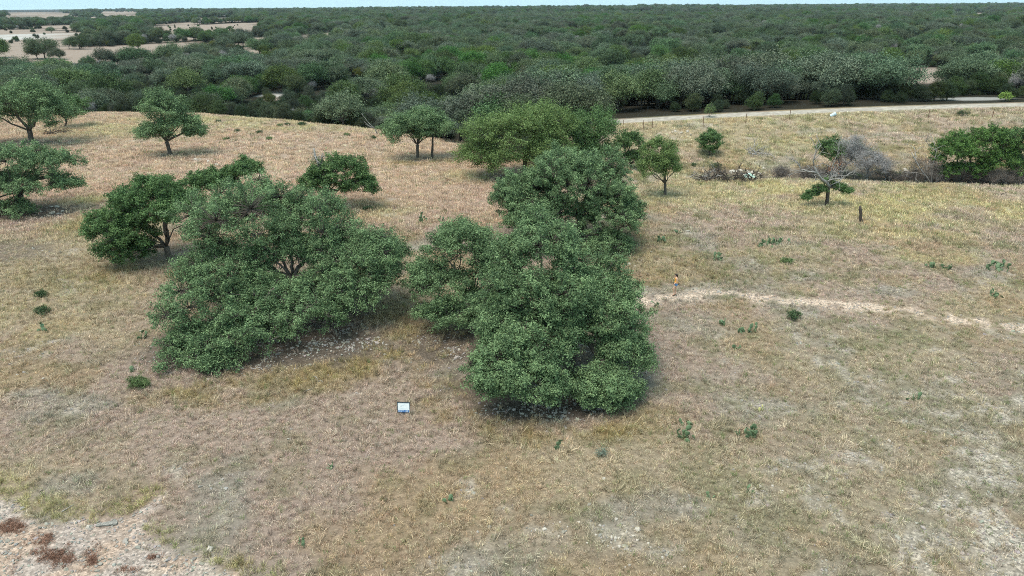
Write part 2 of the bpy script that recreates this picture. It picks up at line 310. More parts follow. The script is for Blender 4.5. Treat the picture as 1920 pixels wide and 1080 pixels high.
def ground_material():
    m, nt, b = new_mat('dry_ground'); N = nt.nodes; L = nt.links
    b.inputs['Roughness'].default_value = .95; b.inputs['Specular IOR Level'].default_value = .1
    a = N.new('ShaderNodeAttribute'); a.attribute_name = 'gcol'
    g = N.new('ShaderNodeNewGeometry')
    t = N.new('ShaderNodeTexNoise'); t.inputs['Scale'].default_value = 3.0; t.inputs['Detail'].default_value = 9; t.inputs['Roughness'].default_value = .75
    L.new(g.outputs['Position'], t.inputs['Vector'])
    mr = N.new('ShaderNodeMapRange'); mr.inputs['From Min'].default_value = .3; mr.inputs['From Max'].default_value = .7; mr.inputs['To Min'].default_value = .62; mr.inputs['To Max'].default_value = 1.3
    L.new(t.outputs['Fac'], mr.inputs['Value'])
    v = N.new('ShaderNodeTexVoronoi'); v.inputs['Scale'].default_value = 9; L.new(g.outputs['Position'], v.inputs['Vector'])
    mv = N.new('ShaderNodeMapRange'); mv.inputs['From Min'].default_value = 0; mv.inputs['From Max'].default_value = .6; mv.inputs['To Min'].default_value = 1.12; mv.inputs['To Max'].default_value = .8
    L.new(v.outputs['Distance'], mv.inputs['Value'])
    mm = N.new('ShaderNodeMath'); mm.operation = 'MULTIPLY'; L.new(mr.outputs['Result'], mm.inputs[0]); L.new(mv.outputs['Result'], mm.inputs[1])
    sy = N.new('ShaderNodeAttribute'); sy.attribute_name = 'stony'
    v2 = N.new('ShaderNodeTexVoronoi'); v2.inputs['Scale'].default_value = 11; L.new(g.outputs['Position'], v2.inputs['Vector'])
    sx = N.new('ShaderNodeSeparateColor'); L.new(v2.outputs['Color'], sx.inputs['Color'])
    m4 = N.new('ShaderNodeMapRange'); m4.inputs['To Min'].default_value = .45; m4.inputs['To Max'].default_value = 1.75; L.new(sx.outputs['Red'], m4.inputs['Value'])
    mxs = N.new('ShaderNodeMix'); mxs.data_type = 'FLOAT'; mxs.inputs[2].default_value = 1.0; L.new(sy.outputs['Fac'], mxs.inputs[0]); L.new(m4.outputs['Result'], mxs.inputs[3])
    mm2 = N.new('ShaderNodeMath'); mm2.operation = 'MULTIPLY'; L.new(mm.outputs[0], mm2.inputs[0]); L.new(mxs.outputs[0], mm2.inputs[1]); mm = mm2
    mu = N.new('ShaderNodeVectorMath'); mu.operation = 'SCALE'; L.new(a.outputs['Color'], mu.inputs[0]); L.new(mm.outputs[0], mu.inputs['Scale'])
    L.new(mu.outputs['Vector'], b.inputs['Base Color'])
    bp = N.new('ShaderNodeBump'); bp.inputs['Strength'].default_value = .6; bp.inputs['Distance'].default_value = .08; L.new(mm.outputs[0], bp.inputs['Height']); L.new(bp.outputs['Normal'], b.inputs['Normal'])
    return m

# ------------------------------------------------------------------ ground sheet
def axis(a, b, step, far, g=1.10, back=None):
    c = list(np.arange(a, b, step)); s = step; v = c[-1]
    while v < far: s *= g; v += s; c.append(v)
    s = step; v = c[0]; lim = back if back is not None else -far; pre = []
    while v > lim: s *= g; v -= s; pre.append(v)
    return np.array(pre[::-1] + c)
gx = axis(-48, 66, .42, 9000, 1.09); gy = axis(16, 126, .42, 12000, 1.055, -60)
X, Y = np.meshgrid(gx, gy); Xf, Yf = X.ravel(), Y.ravel()
Zf = ground_z(Xf, Yf)
nx, ny = len(gx), len(gy)
ii = (np.arange(ny - 1)[:, None] * nx + np.arange(nx - 1)[None]).ravel()
gme = mesh_np('ground', np.stack([Xf, Yf, Zf], 1), None, np.stack([ii, ii + 1, ii + nx + 1, ii + nx], 1), [ground_material()], smooth=True)
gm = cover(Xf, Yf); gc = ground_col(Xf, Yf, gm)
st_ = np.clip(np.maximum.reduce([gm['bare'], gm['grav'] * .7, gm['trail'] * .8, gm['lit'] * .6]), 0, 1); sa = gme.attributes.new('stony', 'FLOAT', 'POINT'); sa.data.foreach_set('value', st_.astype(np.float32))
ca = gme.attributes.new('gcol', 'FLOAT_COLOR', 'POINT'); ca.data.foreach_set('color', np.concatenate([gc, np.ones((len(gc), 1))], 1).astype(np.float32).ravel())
tag(link('ground', gme), kind='structure')

# road
rx_ = np.arange(9, 140, 1.5); cross = [-1.85, -1.2, -.45, .45, 1.1, 1.85]
RV = []
for x in rx_:
    for k, c in enumerate(cross):
        y = ROAD_Y + c + (vnoise(np.array([x / 3]), np.array([c * 7.0]), 91)[0] - .5) * (.8 if abs(c) > 1.8 else 0)
        z = gz(x, y); RV.append((x, y, max(z, float(road_z(x)) if x > 10 else z) + .03 - (.05 if abs(c) > 1.8 else 0)))
nc = len(cross); RQ = [(i * nc + j, (i + 1) * nc + j, (i + 1) * nc + j + 1, i * nc + j + 1) for i in range(len(rx_) - 1) for j in range(nc - 1)]
tag(link('gravel_road', mesh_np('gravel_road', RV, None, RQ, [plain('caliche', (.32, .29, .25), .95, .3, 1.3, .3)], smooth=True)), kind='structure')

# ------------------------------------------------------------------ scatter (only for what nobody could count)
def scatter_group(name, coll):
    ng = bpy.data.node_groups.new(name, 'GeometryNodeTree')
    ng.interface.new_socket('Geometry', in_out='INPUT', socket_type='NodeSocketGeometry'); ng.interface.new_socket('Geometry', in_out='OUTPUT', socket_type='NodeSocketGeometry')
    N = ng.nodes; L = ng.links; gi = N.new('NodeGroupInput'); go = N.new('NodeGroupOutput'); ip = N.new('GeometryNodeInstanceOnPoints')
    ci = N.new('GeometryNodeCollectionInfo'); ci.inputs['Collection'].default_value = coll; ci.inputs['Separate Children'].default_value = True; ci.inputs['Reset Children'].default_value = True
    def na(n, t):
        a = N.new('GeometryNodeInputNamedAttribute'); a.data_type = t; a.inputs['Name'].default_value = n; return a.outputs['Attribute']
    e = N.new('FunctionNodeEulerToRotation'); L.new(na('rot', 'FLOAT_VECTOR'), e.inputs[0])
    L.new(gi.outputs[0], ip.inputs['Points']); L.new(ci.outputs[0], ip.inputs['Instance']); ip.inputs['Pick Instance'].default_value = True
    L.new(na('pick', 'INT'), ip.inputs['Instance Index']); L.new(e.outputs[0], ip.inputs['Rotation']); L.new(na('size', 'FLOAT_VECTOR'), ip.inputs['Scale'])
    L.new(ip.outputs[0], go.inputs[0]); return ng
def scatter(name, label, cat, protos, P, rot, size, pick, col=None):
    coll = bpy.data.collections.new(name + '_kinds')
    for p in protos: coll.objects.link(p)
    me = bpy.data.meshes.new(name); n = len(P); me.vertices.add(n); me.vertices.foreach_set('co', np.asarray(P, np.float32).ravel())
    def pa(k, t, f, v): a = me.attributes.new(k, t, 'POINT'); a.data.foreach_set(f, v)
    pa('rot', 'FLOAT_VECTOR', 'vector', np.asarray(rot, np.float32).ravel()); pa('size', 'FLOAT_VECTOR', 'vector', np.asarray(size, np.float32).ravel()); pa('pick', 'INT', 'value', np.asarray(pick, np.int32))
    if col is not None: pa('col', 'FLOAT_COLOR', 'color', np.concatenate([col, np.ones((n, 1))], 1).astype(np.float32).ravel())
    o = link(name, me); md = o.modifiers.new('scatter', 'NODES'); md.node_group = scatter_group(name, coll)
    return tag(o, label, cat, kind='stuff')
def proto(name, me): return bpy.data.objects.new(name, me)
def col_mat(name, rough=.9, trans=.25):
    m, nt, b = new_mat(name); a = nt.nodes.new('ShaderNodeAttribute'); a.attribute_type = 'INSTANCER'; a.attribute_name = 'col'
    f = nt.nodes.new('ShaderNodeAttribute'); f.attribute_name = 'tint'
    mr = nt.nodes.new('ShaderNodeMapRange'); mr.inputs['To Min'].default_value = .50; mr.inputs['To Max'].default_value = 1.55; nt.links.new(f.outputs['Fac'], mr.inputs['Value'])
    mu = nt.nodes.new('ShaderNodeVectorMath'); mu.operation = 'SCALE'; nt.links.new(a.outputs['Color'], mu.inputs[0]); nt.links.new(mr.outputs['Result'], mu.inputs['Scale'])
    nt.links.new(mu.outputs['Vector'], b.inputs['Base Color']); b.inputs['Roughness'].default_value = rough; b.inputs['Specular IOR Level'].default_value = .15
    if trans:
        tr = nt.nodes.new('ShaderNodeBsdfTranslucent'); nt.links.new(mu.outputs['Vector'], tr.inputs['Color']); mx = nt.nodes.new('ShaderNodeMixShader'); mx.inputs['Fac'].default_value = trans
        nt.links.new(b.outputs['BSDF'], mx.inputs[1]); nt.links.new(tr.outputs['BSDF'], mx.inputs[2]); nt.links.new(mx.outputs['Shader'], nt.nodes['Material Output'].inputs['Surface'])
    return m
M_GRASS = col_mat('grass_blades'); M_STONE = col_mat('stones', .95, 0)

def tuft_mesh(seed, n, spread, hgt, wid, lean):
    r = np.random.default_rng(seed); V = []; T = []; ti = []
    for k in range(n):
        a = r.uniform(0, 2 * math.pi); q = spread * math.sqrt(r.random()); p = C_(q * math.cos(a), q * math.sin(a), -.03)
        h = hgt * r.uniform(.45, 1.1); a2 = a + r.normal(0, .7); o = h * abs(r.normal(lean, .28)); w = wid * r.uniform(.6, 1.3)
        d = C_(math.cos(a2), math.sin(a2), 0); s = C_(-d[1], d[0], 0)
        if r.random() < .5: s = lerp(s, d, .6)
        p1 = p + d * o * .35 + C_(0, 0, h * .62); p2 = p + d * o + C_(0, 0, h * (1 - .35 * min(1, o / h)))
        b = len(V); V += [p - s * w / 2, p + s * w / 2, p1 - s * w * .4, p1 + s * w * .4, p2]
        T += [(b, b + 1, b + 3), (b, b + 3, b + 2), (b + 2, b + 3, b + 4)]; ti += [r.random()] * 3
    return mesh_np('grass_tuft', V, T, None, [M_GRASS], fattr={'tint': ti})
def stone_mesh(seed, mat, sub=1, name='stone'):
    bm = bmesh.new(); bmesh.ops.create_icosphere(bm, subdivisions=sub, radius=1.0); r = random.Random(seed)
    f = (r.uniform(.8, 1.2), r.uniform(.6, .95), r.uniform(.4, .7))
    off = r.uniform(0, 99)
    for v in bm.verts:
        n = 1 + .22 * math.sin(v.co.x * 3.1 + off) + .18 * math.sin(v.co.y * 4.3 + off * 2) + r.uniform(-.14, .14)
        v.co = Vector((v.co.x * f[0] * n, v.co.y * f[1] * n, max(v.co.z, -.5) * f[2] * n))
    me = bpy.data.meshes.new(name); bm.to_mesh(me); bm.free(); me.materials.append(mat); return me

rng = np.random.default_rng(7)
def in_view(x, y, mx=4.0):                                 # the part of the place worth planting, with room to step aside
    lim = (y * CP + 10) * 960 / F
    return np.abs(x) < lim * 1.06 + mx
def sample(y0, y1, dens, xm=95):
    n = int((y1 - y0) * 2 * xm * dens); x = rng.uniform(-xm, xm, n); y = rng.uniform(y0, y1, n); k = in_view(x, y); return x[k], y[k]

tufts = [proto('grass_tuft', tuft_mesh(k, 17, .12, .30, .019, .60)) for k in range(4)] + [proto('grass_tuft_tall', tuft_mesh(20 + k, 22, .12, .52, .018, .50)) for k in range(3)] + \
        [proto('grass_tuft_wide', tuft_mesh(40 + k, 24, .34, .34, .034, .5)) for k in range(3)]
gX, gY, gS, gP = [], [], [], []
for y0, y1, dens, sc, kinds in [(15, 34, 32, .72, 'n'), (34, 58, 19, .85, 'n'), (58, 84, 8, 1.0, 'w'), (84, 152, 4.0, 1.25, 'w')]:
    x, y = sample(y0, y1, dens); gX.append(x); gY.append(y); gS.append(np.full(len(x), sc)); gP.append(np.where(kinds == 'n', rng.integers(0, 4, len(x)), rng.integers(7, 10, len(x))))
x = np.concatenate(gX); y = np.concatenate(gY); s = np.concatenate(gS); pk = np.concatenate(gP)
m = cover(x, y)
dens = (1 - .96 * np.clip(m['grav'], 0, 1)) * (1 - .90 * np.clip(m['trail'], 0, 1)) * (1 - .75 * np.clip(m['bare'], 0, 1)) * (1 - .93 * np.clip(m['lit'], 0, 1)) * (1 - m['road']) * (1 - m['forest'])
dens = dens * (.55 + .75 * fbm(x / 1.1, y / 1.1, 101, 3))
k = (rng.random(len(x)) < dens) & (y < np.where(x > -5, 115.2, edge_y(x) + 11))
x, y, s, pk = x[k], y[k], s[k], pk[k]; m = {a: b[k] for a, b in m.items()}
edgeg = np.zeros(len(x))
EDGE_BAND = [xy(*p) for p in [(-20, 905), (60, 940), (140, 970), (210, 960), (280, 930)]]; EDGE_BAND2 = [xy(*p) for p in [(275, 1000), (320, 1030), (400, 1055), (500, 1085)]]
edgeg = np.maximum(1 - sstep(.3, 1.0, seg_dist(EDGE_BAND, x, y)), 1 - sstep(.3, .9, seg_dist(EDGE_BAND2, x, y)))
col = grass_col(x, y, m); col = mixc(col, C_(.37, .34, .16), edgeg * .85)
jit = rng.normal(1, .24, (len(x), 1)) * rng.normal(1, .04, (len(x), 3)); col = np.clip(col * jit, .02, .8)
straw = rng.random(len(x)) < .10; col[straw] = col[straw] * .5 + C_(.60, .52, .38) * .5
grn = rng.random(len(x)) < .03 + .05 * sstep(0, 15, x); col[grn] = C_(.21, .25, .11) * rng.uniform(.8, 1.3, (grn.sum(), 1))
tall = (y < 56) & (rng.random(len(x)) < np.clip(.06 + m['oli'] * .8 + edgeg * .5, 0, .9)); pk = np.where(tall, rng.integers(4, 7, len(x)), pk)
hs_ = s * rng.uniform(.65, 1.25, len(x)) * (.62 + .7 * fbm(x / 2.5, y / 2.5, 103, 3)) * (1 + .35 * m['yel'])
flow = (fbm(x / 7, y / 7, 107, 2) - .5) * 7
lean = rng.normal(.30, .16, len(x)) * (y < 90)
rot = np.stack([lean * np.cos(flow), lean * np.sin(flow), rng.uniform(0, 6.28, len(x))], 1)
tx, ty = sample(15, 60, 3.2, 48); tm_ = cover(tx, ty); tk = rng.random(len(tx)) < np.clip(.9 * sstep(.50, .62, fbm(tx / 2.6, ty / 2.6, 109, 3)) + .5 * tm_['oli'], 0, 1) * (1 - tm_['lit']) * (1 - tm_['grav']) * (1 - tm_['trail']) * (1 - .6 * tm_['bare'])
tx, ty = tx[tk], ty[tk]; tm_ = {a: b[tk] for a, b in tm_.items()}; nT = len(tx)
tc = np.clip(mixc(grass_col(tx, ty, tm_), C_(.58, .48, .34), rng.uniform(0, .4, nT)) * rng.normal(1, .18, (nT, 1)), .03, .8)
tf = (fbm(tx / 7, ty / 7, 107, 2) - .5) * 7; tl = rng.normal(.55, .2, nT); ts = rng.uniform(.75, 1.25, nT)
x = np.r_[x, tx]; y = np.r_[y, ty]; s = np.r_[s, ts]; hs_ = np.r_[hs_, ts * rng.uniform(.7, 1.1, nT)]; pk = np.r_[pk, rng.integers(4, 7, nT)]; col = np.r_[col, tc]
rot = np.r_[rot, np.stack([tl * np.cos(tf), tl * np.sin(tf), rng.uniform(0, 6.28, nT)], 1)]
scatter('dry_grass', 'dry tan and mauve meadow grass covering the field', 'grass', tufts, np.stack([x, y, ground_z(x, y)], 1), rot, np.stack([s, s, hs_], 1), pk, col)
print('grass tufts', len(x))

# loose stones
stones = [proto('stone', stone_mesh(200 + k, M_STONE)) for k in range(6)]
x1, y1 = sample(15, 56, 60, 48); m = cover(x1, y1)
SPOTS = [(*xy(a, b_), rx, ry, .8) for a, b_, rx, ry in [(612, 648, 2.2, .9), (560, 668, 1.6, .6), (660, 615, 1.2, .9), (1040, 778, 1.7, .9), (1090, 760, 1.0, .8), (860, 665, 1.2, .8), (1060, 745, .8, 1.0), (700, 640, 1.0, .5)]]
spot = blobs(SPOTS, x1, y1, .5)
p = .003 + .3 * spot + .55 * np.clip(m['bare'], 0, 1) + .55 * m['grav'] + .35 * m['trail'] + .55 * np.clip(m['lit'] * sstep(.40, .62, fbm(x1 / 1.2, y1 / 1.2, 111, 3)), 0, 1)
k = rng.random(len(x1)) < p; x2, y2 = sample(56, 116, 1.2); m2 = cover(x2, y2)
k2 = rng.random(len(x2)) < .003 + .8 * m2['bare'] + .35 * m2['lit'] + .3 * m2['trail']
k2 &= m2['forest'] < .5
x = np.concatenate([x1[k], x2[k2]]); y = np.concatenate([y1[k], y2[k2]]); s = np.concatenate([(np.abs(rng.gamma(2.6, .013, k.sum())) + .014) * (1 + .5 * (spot[k] > .2)), np.abs(rng.gamma(3.0, .03, k2.sum())) + .04])
s = np.minimum(s, .18)
col = np.clip(np.repeat(C_(.54, .50, .45)[None], len(x), 0) * rng.normal(1, .16, (len(x), 1)) * rng.normal(1, .04, (len(x), 3)), .1, .85)
scatter('limestone_gravel', 'loose pale limestone chips strewn over the bare patches', 'gravel', stones, np.stack([x, y, ground_z(x, y) + s * .12], 1), np.stack([rng.normal(0, .25, len(x)), rng.normal(0, .25, len(x)), rng.uniform(0, 6.28, len(x))], 1), np.repeat(s[:, None], 3, 1), rng.integers(0, 6, len(x)), col)
print('stones', len(x))

# ------------------------------------------------------------------ trees
def unit(v): return v / (np.linalg.norm(v, axis=-1, keepdims=True) + 1e-9)
def wiggle(a, b, n, amp, r, sag=0.0):
    t = np.linspace(0, 1, n)[:, None]; P = a * (1 - t) + b * t
    w = np.cumsum(r.normal(0, amp, (n, 3)), 0); w -= w[:1] * (1 - t) + w[-1:] * t
    P = P + w * np.sin(t * math.pi) ** .5; P[:, 2] += (np.sin(t[:, 0] * math.pi)) * sag; return P
def grow(ells, base, fork, seed, leaves, leaf=(.11, .06), trunk_r=.3, lobe=(.22, .46), clump=(.15, .42), shell=.70, floor_z=None, twig=True, dens_lobe=1.0, droop=.25, tubes=6, low=-.35, clear=.25, dens_clump=5.5):
    """one tree: list of crown masses -> (trunk MB, leaf arrays). Coordinates are relative to base."""
    r = np.random.default_rng(seed); mb = MB(); lobes = []
    fl = floor_z if floor_z is not None else (lambda x_, y_: 0.0)
    for c, R in ells:
        c = np.array(c, float); R = np.array(R, float); mR = R.mean(); lr0 = mR * .5 * sum(lobe)
        n = max(5, int(dens_lobe * 2.6 * (mR / lr0) ** 2)); i = np.arange(n) + .5
        ph = np.arccos(1 - (1 - low) * i / n * 1.0); th = i * 2.39996 + r.uniform(0, 6)
        D = np.stack([np.cos(th) * np.sin(ph), np.sin(th) * np.sin(ph), np.cos(ph)], 1) + r.normal(0, .16, (n, 3)); D = unit(D)
        for d in D:
            if r.random() < .10: continue
            lr = mR * r.uniform(*lobe); lobes.append((c + d * np.maximum(R - lr * .75, R * .3) * r.uniform(.76, 1.14), lr, d))
        lobes.append((c + C_(0, 0, R[2] * .2), mR * .4, C_(0, 0, 1)))
    fork = np.array(fork, float); nodes = [(fork, 0.0, -1)]; order = sorted(range(len(lobes)), key=lambda q: np.linalg.norm(lobes[q][0] - fork))
    rad = {}; paths = []
    for q in order:
        c = lobes[q][0]; best = min(range(len(nodes)), key=lambda j: np.linalg.norm(nodes[j][0] - c) + .55 * nodes[j][1] + (0 if j == 0 else .4))
        L = np.linalg.norm(nodes[best][0] - c); nodes.append((c, nodes[best][1] + L, best)); paths.append((best, len(nodes) - 1))
    cnt = [1.0] * len(nodes)
    for a, b in reversed(paths): cnt[a] += cnt[b]
    R0 = trunk_r
    rad_of = lambda j: max(.025 * R0 / .3, R0 * (cnt[j] / cnt[0]) ** .46)
    b0 = C_(0, 0, -.25); t0 = wiggle(b0, fork, 6, .06 * R0 / .3, r)
    mb.tube(t0, R0 * np.array([1.55, 1.12, 1.0, .95, .95, 1.0]), 8)
    for a, b in paths:
        A, B = nodes[a][0], nodes[b][0]; L = np.linalg.norm(B - A)
        P = wiggle(A, B, 6, .05 * L, r, sag=.08 * L if a == 0 else 0.0); mb.tube(P, np.linspace(rad_of(b) * 1.12, rad_of(b) * .8, 6), tubes)
    CL = []; CR = []; CD = []; CO = []
    for c, lr, d in lobes:
        n = max(4, int(dens_clump * (lr / max(clump[1], 1e-3)) ** 1.6)); E = unit(r.normal(0, 1, (n * 2, 3))); E = E[E[:, 2] > -.55][:n]
        for e in E:
            CL.append(c + e * lr * r.uniform(.62, 1.08) * C_(1, 1, .85)); CR.append(r.uniform(*clump)); CD.append(unit(e * .6 + d * .5)); CO.append(c)
    CL = np.array(CL); CR = np.array(CR); CD = np.array(CD); CO = np.array(CO)
    keep = np.ones(len(CL), bool)
    for c, R in ells:
        q = np.linalg.norm((CL - np.array(c)) / np.array(R), axis=1); keep &= ~((q < .45) & (r.random(len(CL)) < .75))
    fz = fl(CL[:, 0], CL[:, 1]) if floor_z is not None else 0.0
    keep &= CL[:, 2] - fz > clear + CR * .35
    CL, CR, CD, CO = CL[keep], CR[keep], CD[keep], CO[keep]
    if twig:
        for c, o in zip(CL, CO):
            L = np.linalg.norm(c - o)
            if L > .2: mb.tube(wiggle(o, c, 4, .06 * L, r), np.array([.022, .016, .012, .006]) * max(.6, R0 / .3), 3)
    SP_ = unit(CL - CO + r.normal(0, .25, CL.shape)); w = CR ** 2; cntl = np.maximum(3, (leaves * w / w.sum())).astype(int); idx = np.repeat(np.arange(len(CL)), cntl); n = len(idx)
    rr = CR[idx]; e = unit(r.normal(0, 1, (n, 3)) + CD[idx] * .55); pos = CL[idx] + e * (rr * r.random(n) ** .55)[:, None] * C_(1.1, 1.1, .8) + SP_[idx] * (rr * r.normal(0, .55, n))[:, None]
    if floor_z is not None: kk = pos[:, 2] > fl(pos[:, 0], pos[:, 1]) + .05
    else: kk = pos[:, 2] > .05
    pos = pos[kk]; e = e[kk]; idx = idx[kk]; n = len(pos)
    nrm = unit(e * .62 + C_(0, 0, .42) + r.normal(0, .55, (n, 3))); ax = unit(np.cross(nrm, r.normal(0, 1, (n, 3)))); ax = unit(ax + C_(0, 0, -droop)); sd_ = unit(np.cross(nrm, ax))
    ln = leaf[0] * r.uniform(.65, 1.35, n); wd = leaf[1] * r.uniform(.7, 1.3, n)
    V = np.empty((n, 3, 3)); V[:, 0] = pos - sd_ * wd[:, None] / 2; V[:, 1] = pos + sd_ * wd[:, None] / 2; V[:, 2] = pos + ax * ln[:, None]
    tint = np.clip(.5 + r.normal(0, .17, len(CL))[idx] + r.normal(0, .22 if leaf[0] < .2 else .12, n), 0, 1)
    return mb, V.reshape(-1, 3), tint
def leaf_mesh(name, V, tint, mat): return mesh_np(name, V, np.arange(len(V)).reshape(-1, 3), None, [mat], fattr={'tint': tint})
def single_tree(name, label, base_px, ells, fork, seed, leaves, mat, group=None, leaf=(.115, .062), trunk_r=.3, bark=None, cat='tree', base=None, **kw):
    """ells: (px, py, Y or None, rx, ry, rz); fork: (px, py) at the trunk's distance or a height"""
    b = base if base is not None else at(*base_px); bz = C_(b.x, b.y, b.z); E = []
    for px, py, dY, rx, ry, rz in ells:
        p_ = at_y(px, py, b.y + dY); E.append((np.array(p_) - bz, (rx, ry, rz)))
    fk = np.array(at_y(fork[0], fork[1], b.y)) - bz if hasattr(fork, '__len__') else C_(0, 0, fork)
    fl = lambda x_, y_: ground_z(x_ + b.x, y_ + b.y) - b.z
    mb, V, ti = grow(E, b, fk, seed, leaves, leaf, trunk_r, floor_z=fl, **kw)
    root = link(name, None, loc=b); root.empty_display_size = .5; tag(root, label, cat, group)
    link('trunk', mb.mesh('trunk', [bark or M_BARK], True), root); link('crown', leaf_mesh('crown', V, ti, mat), root)
    return root

OAKS = 'live oaks standing in the dry field'
single_tree('live_oak', 'broad sprawling live oak with an open fork, left of the small sign', (552, 588),
    [(465, 425, 2.0, 4.6, 4.6, 3.6), (585, 425, 2.6, 3.0, 3.6, 2.9), (675, 500, .5, 3.1, 3.4, 2.6), (395, 572, -3.5, 3.1, 3.6, 2.6), (560, 590, -4.0, 3.0, 2.6, 1.7), (395, 662, -7.0, 3.0, 2.0, 1.6), (368, 640, -5.6, 1.8, 1.6, 1.4), (400, 690, -7.9, 2.2, 1.4, 1.2), (712, 490, 0, 2.1, 2.4, 2.1), (665, 545, -1.6, 2.6, 2.2, 1.8), (480, 620, -5.5, 2.4, 2.0, 1.6), (420, 505, -.5, 3.4, 3.0, 2.2), (490, 470, 1.2, 2.6, 2.2, 1.6), (620, 470, 1.0, 2.4, 2.2, 1.6), (500, 565, -3.0, 2.4, 2.0, 1.4), (560, 462, .8, 1.9, 1.6, 1.2), (470, 540, -1.6, 2.2, 2.0, 1.4), (630, 545, -1.8, 2.6, 2.4, 1.8)],
    (548, 522), 11, 320000, M_OAK, OAKS, trunk_r=.42)
single_tree('live_oak', 'tall front live oak with foliage sweeping to the ground, right of the small sign', (1075, 690),
    [(1010, 480, 1.6, 2.6, 2.8, 2.6), (1010, 560, -.6, 3.2, 2.6, 2.4), (965, 700, -4.4, 2.7, 1.9, 1.7), (1000, 650, -3.0, 2.6, 2.0, 1.7), (1140, 600, 0.2, 2.4, 3.0, 2.3), (1130, 730, -4.0, 1.9, 1.5, 1.1), (1130, 530, 2.5, 2.0, 2.0, 1.6), (950, 610, -1.4, 1.8, 1.8, 1.6), (1060, 590, -.5, 2.0, 1.8, 1.6), (985, 722, -5.0, 2.3, 1.4, 1.2), (1165, 665, -1.8, 1.7, 1.6, 1.5), (1150, 735, -4.2, 1.3, 1.2, 1.0)],
    (1062, 612), 12, 270000, M_OAK, OAKS, trunk_r=.38)
single_tree('live_oak', 'smaller live oak squeezed between the two big front oaks', (885, 600),
    [(865, 465, .8, 2.3, 2.4, 1.9), (835, 540, -.8, 2.4, 2.0, 1.6), (845, 590, -2.2, 2.0, 1.6, 1.3), (925, 500, .8, 1.7, 1.8, 1.6), (925, 575, -.8, 1.5, 1.5, 1.4), (800, 520, .2, 1.4, 1.5, 1.3)], (885, 555), 13, 90000, M_OAK, OAKS, trunk_r=.2)
single_tree('live_oak', 'big domed live oak directly behind the tall front oak', (1092, 452),
    [(1075, 340, 1.0, 5.6, 5.0, 3.2), (1000, 375, 0, 3.6, 4.0, 2.6), (1145, 400, -1.0, 3.0, 3.6, 2.6), (1130, 460, -3.2, 2.8, 2.0, 1.4), (1000, 415, -3, 2.6, 2.4, 1.9)], (1088, 405), 14, 190000, M_OAK, OAKS, leaf=(.13, .075), trunk_r=.34)
single_tree('live_oak', 'pale yellow green oak spreading behind the domed oak', (985, 330),
    [(960, 255, 0, 5.6, 5, 3.3), (1020, 240, 2, 4.2, 4, 3.0), (900, 290, -1, 2.8, 3.0, 1.8), (960, 302, -2, 5.0, 2.6, 1.7), (1030, 290, -1, 3.4, 3, 2.2)], (985, 300), 15, 90000, M_OAKY, OAKS, leaf=(.17, .10), trunk_r=.3, clump=(.45, .8))
single_tree('live_oak', 'leafy mid green oak at the right back of the oak cluster', (1110, 315), [(1105, 250, 1, 3.6, 3.6, 3.3), (1080, 262, -1, 2.6, 2.4, 2.6), (1120, 290, -1, 3.0, 2.6, 1.7)], (1110, 290), 16, 42000, M_OAKD, OAKS, leaf=(.17, .10), trunk_r=.25, clump=(.45, .8))
single_tree('broadleaf_tree', 'dark compact tree tucked behind the oak cluster', (1182, 320), [(1181, 270, 0, 1.9, 1.9, 2.1), (1184, 298, -.3, 1.7, 1.6, 1.3)], .8, 17, 16000, M_OAKD, leaf=(.16, .09), trunk_r=.15)
single_tree('mesquite_tree', 'bright green slender tree with a forked dark trunk right of the oaks', (1248, 367), [(1238, 290, 0, 1.9, 1.9, 1.8), (1225, 315, -.5, 1.6, 1.5, 1.4), (1250, 312, -.3, 1.4, 1.4, 1.4)], (1247, 345), 18, 28000, M_OAKY, leaf=(.14, .07), trunk_r=.16, clump=(.3, .5))
single_tree('live_oak', 'dark rounded oak with bare lower trunk left of the sprawling oak', (316, 491),
    [(285, 385, .5, 3.4, 3.4, 2.3), (225, 430, -.5, 2.7, 2.8, 2.1), (335, 390, .5, 2.0, 2.4, 1.7), (235, 470, -1.2, 2.0, 1.8, 1.2)], (312, 462), 19, 110000, M_OAKD, OAKS, leaf=(.13, .075), trunk_r=.24)
single_tree('broadleaf_tree', 'twin topped dark green tree behind the sprawling oak', (412, 392), [(395, 345, 0, 2.2, 2.0, 1.7), (458, 322, 1, 1.7, 1.7, 1.5), (425, 340, .3, 1.4, 1.4, 1.3)], 1.2, 20, 36000, M_OAKD, leaf=(.15, .085), trunk_r=.2)
t = single_tree('broadleaf_tree', 'dark green tree with a bare dead branch rising from its top', (612, 388), [(640, 325, 0, 2.9, 2.5, 2.0), (600, 345, 0, 1.9, 2.0, 1.6), (675, 350, -.5, 1.8, 1.8, 1.2)], (612, 362), 21, 42000, M_OAKD, leaf=(.15, .085), trunk_r=.22)
def twigs(mb, P0, d, L, R, depth, r, k=4, spread=.6, kids=3, bend=.12):
    d = unit(d); n = 5; P = [P0]; q = np.array(d)
    for i in range(n - 1): q = unit(q + r.normal(0, bend, 3)); P.append(P[-1] + q * L / (n - 1))
    mb.tube(P, np.linspace(R, R * .45, n), k)
    if depth > 0:
        for j in range(kids):
            i = r.integers(1, n); dd = unit(q + r.normal(0, spread, 3)); twigs(mb, np.array(P[i]), dd, L * r.uniform(.45, .75), R * .5, depth - 1, r, max(3, k - 1), spread, kids, bend)
rr_ = np.random.default_rng(5); mb = MB(); tb = np.array(t.location)
q0 = np.array(at_y(607, 330, t.location.y)) - tb; q1 = np.array(at_y(592, 276, t.location.y)) - tb
twigs(mb, q0, q1 - q0, np.linalg.norm(q1 - q0), .15, 3, rr_, 6, .8, 4, .15)
tag(link('dead_branch', mb.mesh('dead_branch', [M_DEAD], True), t), 'bare grey dead branch')
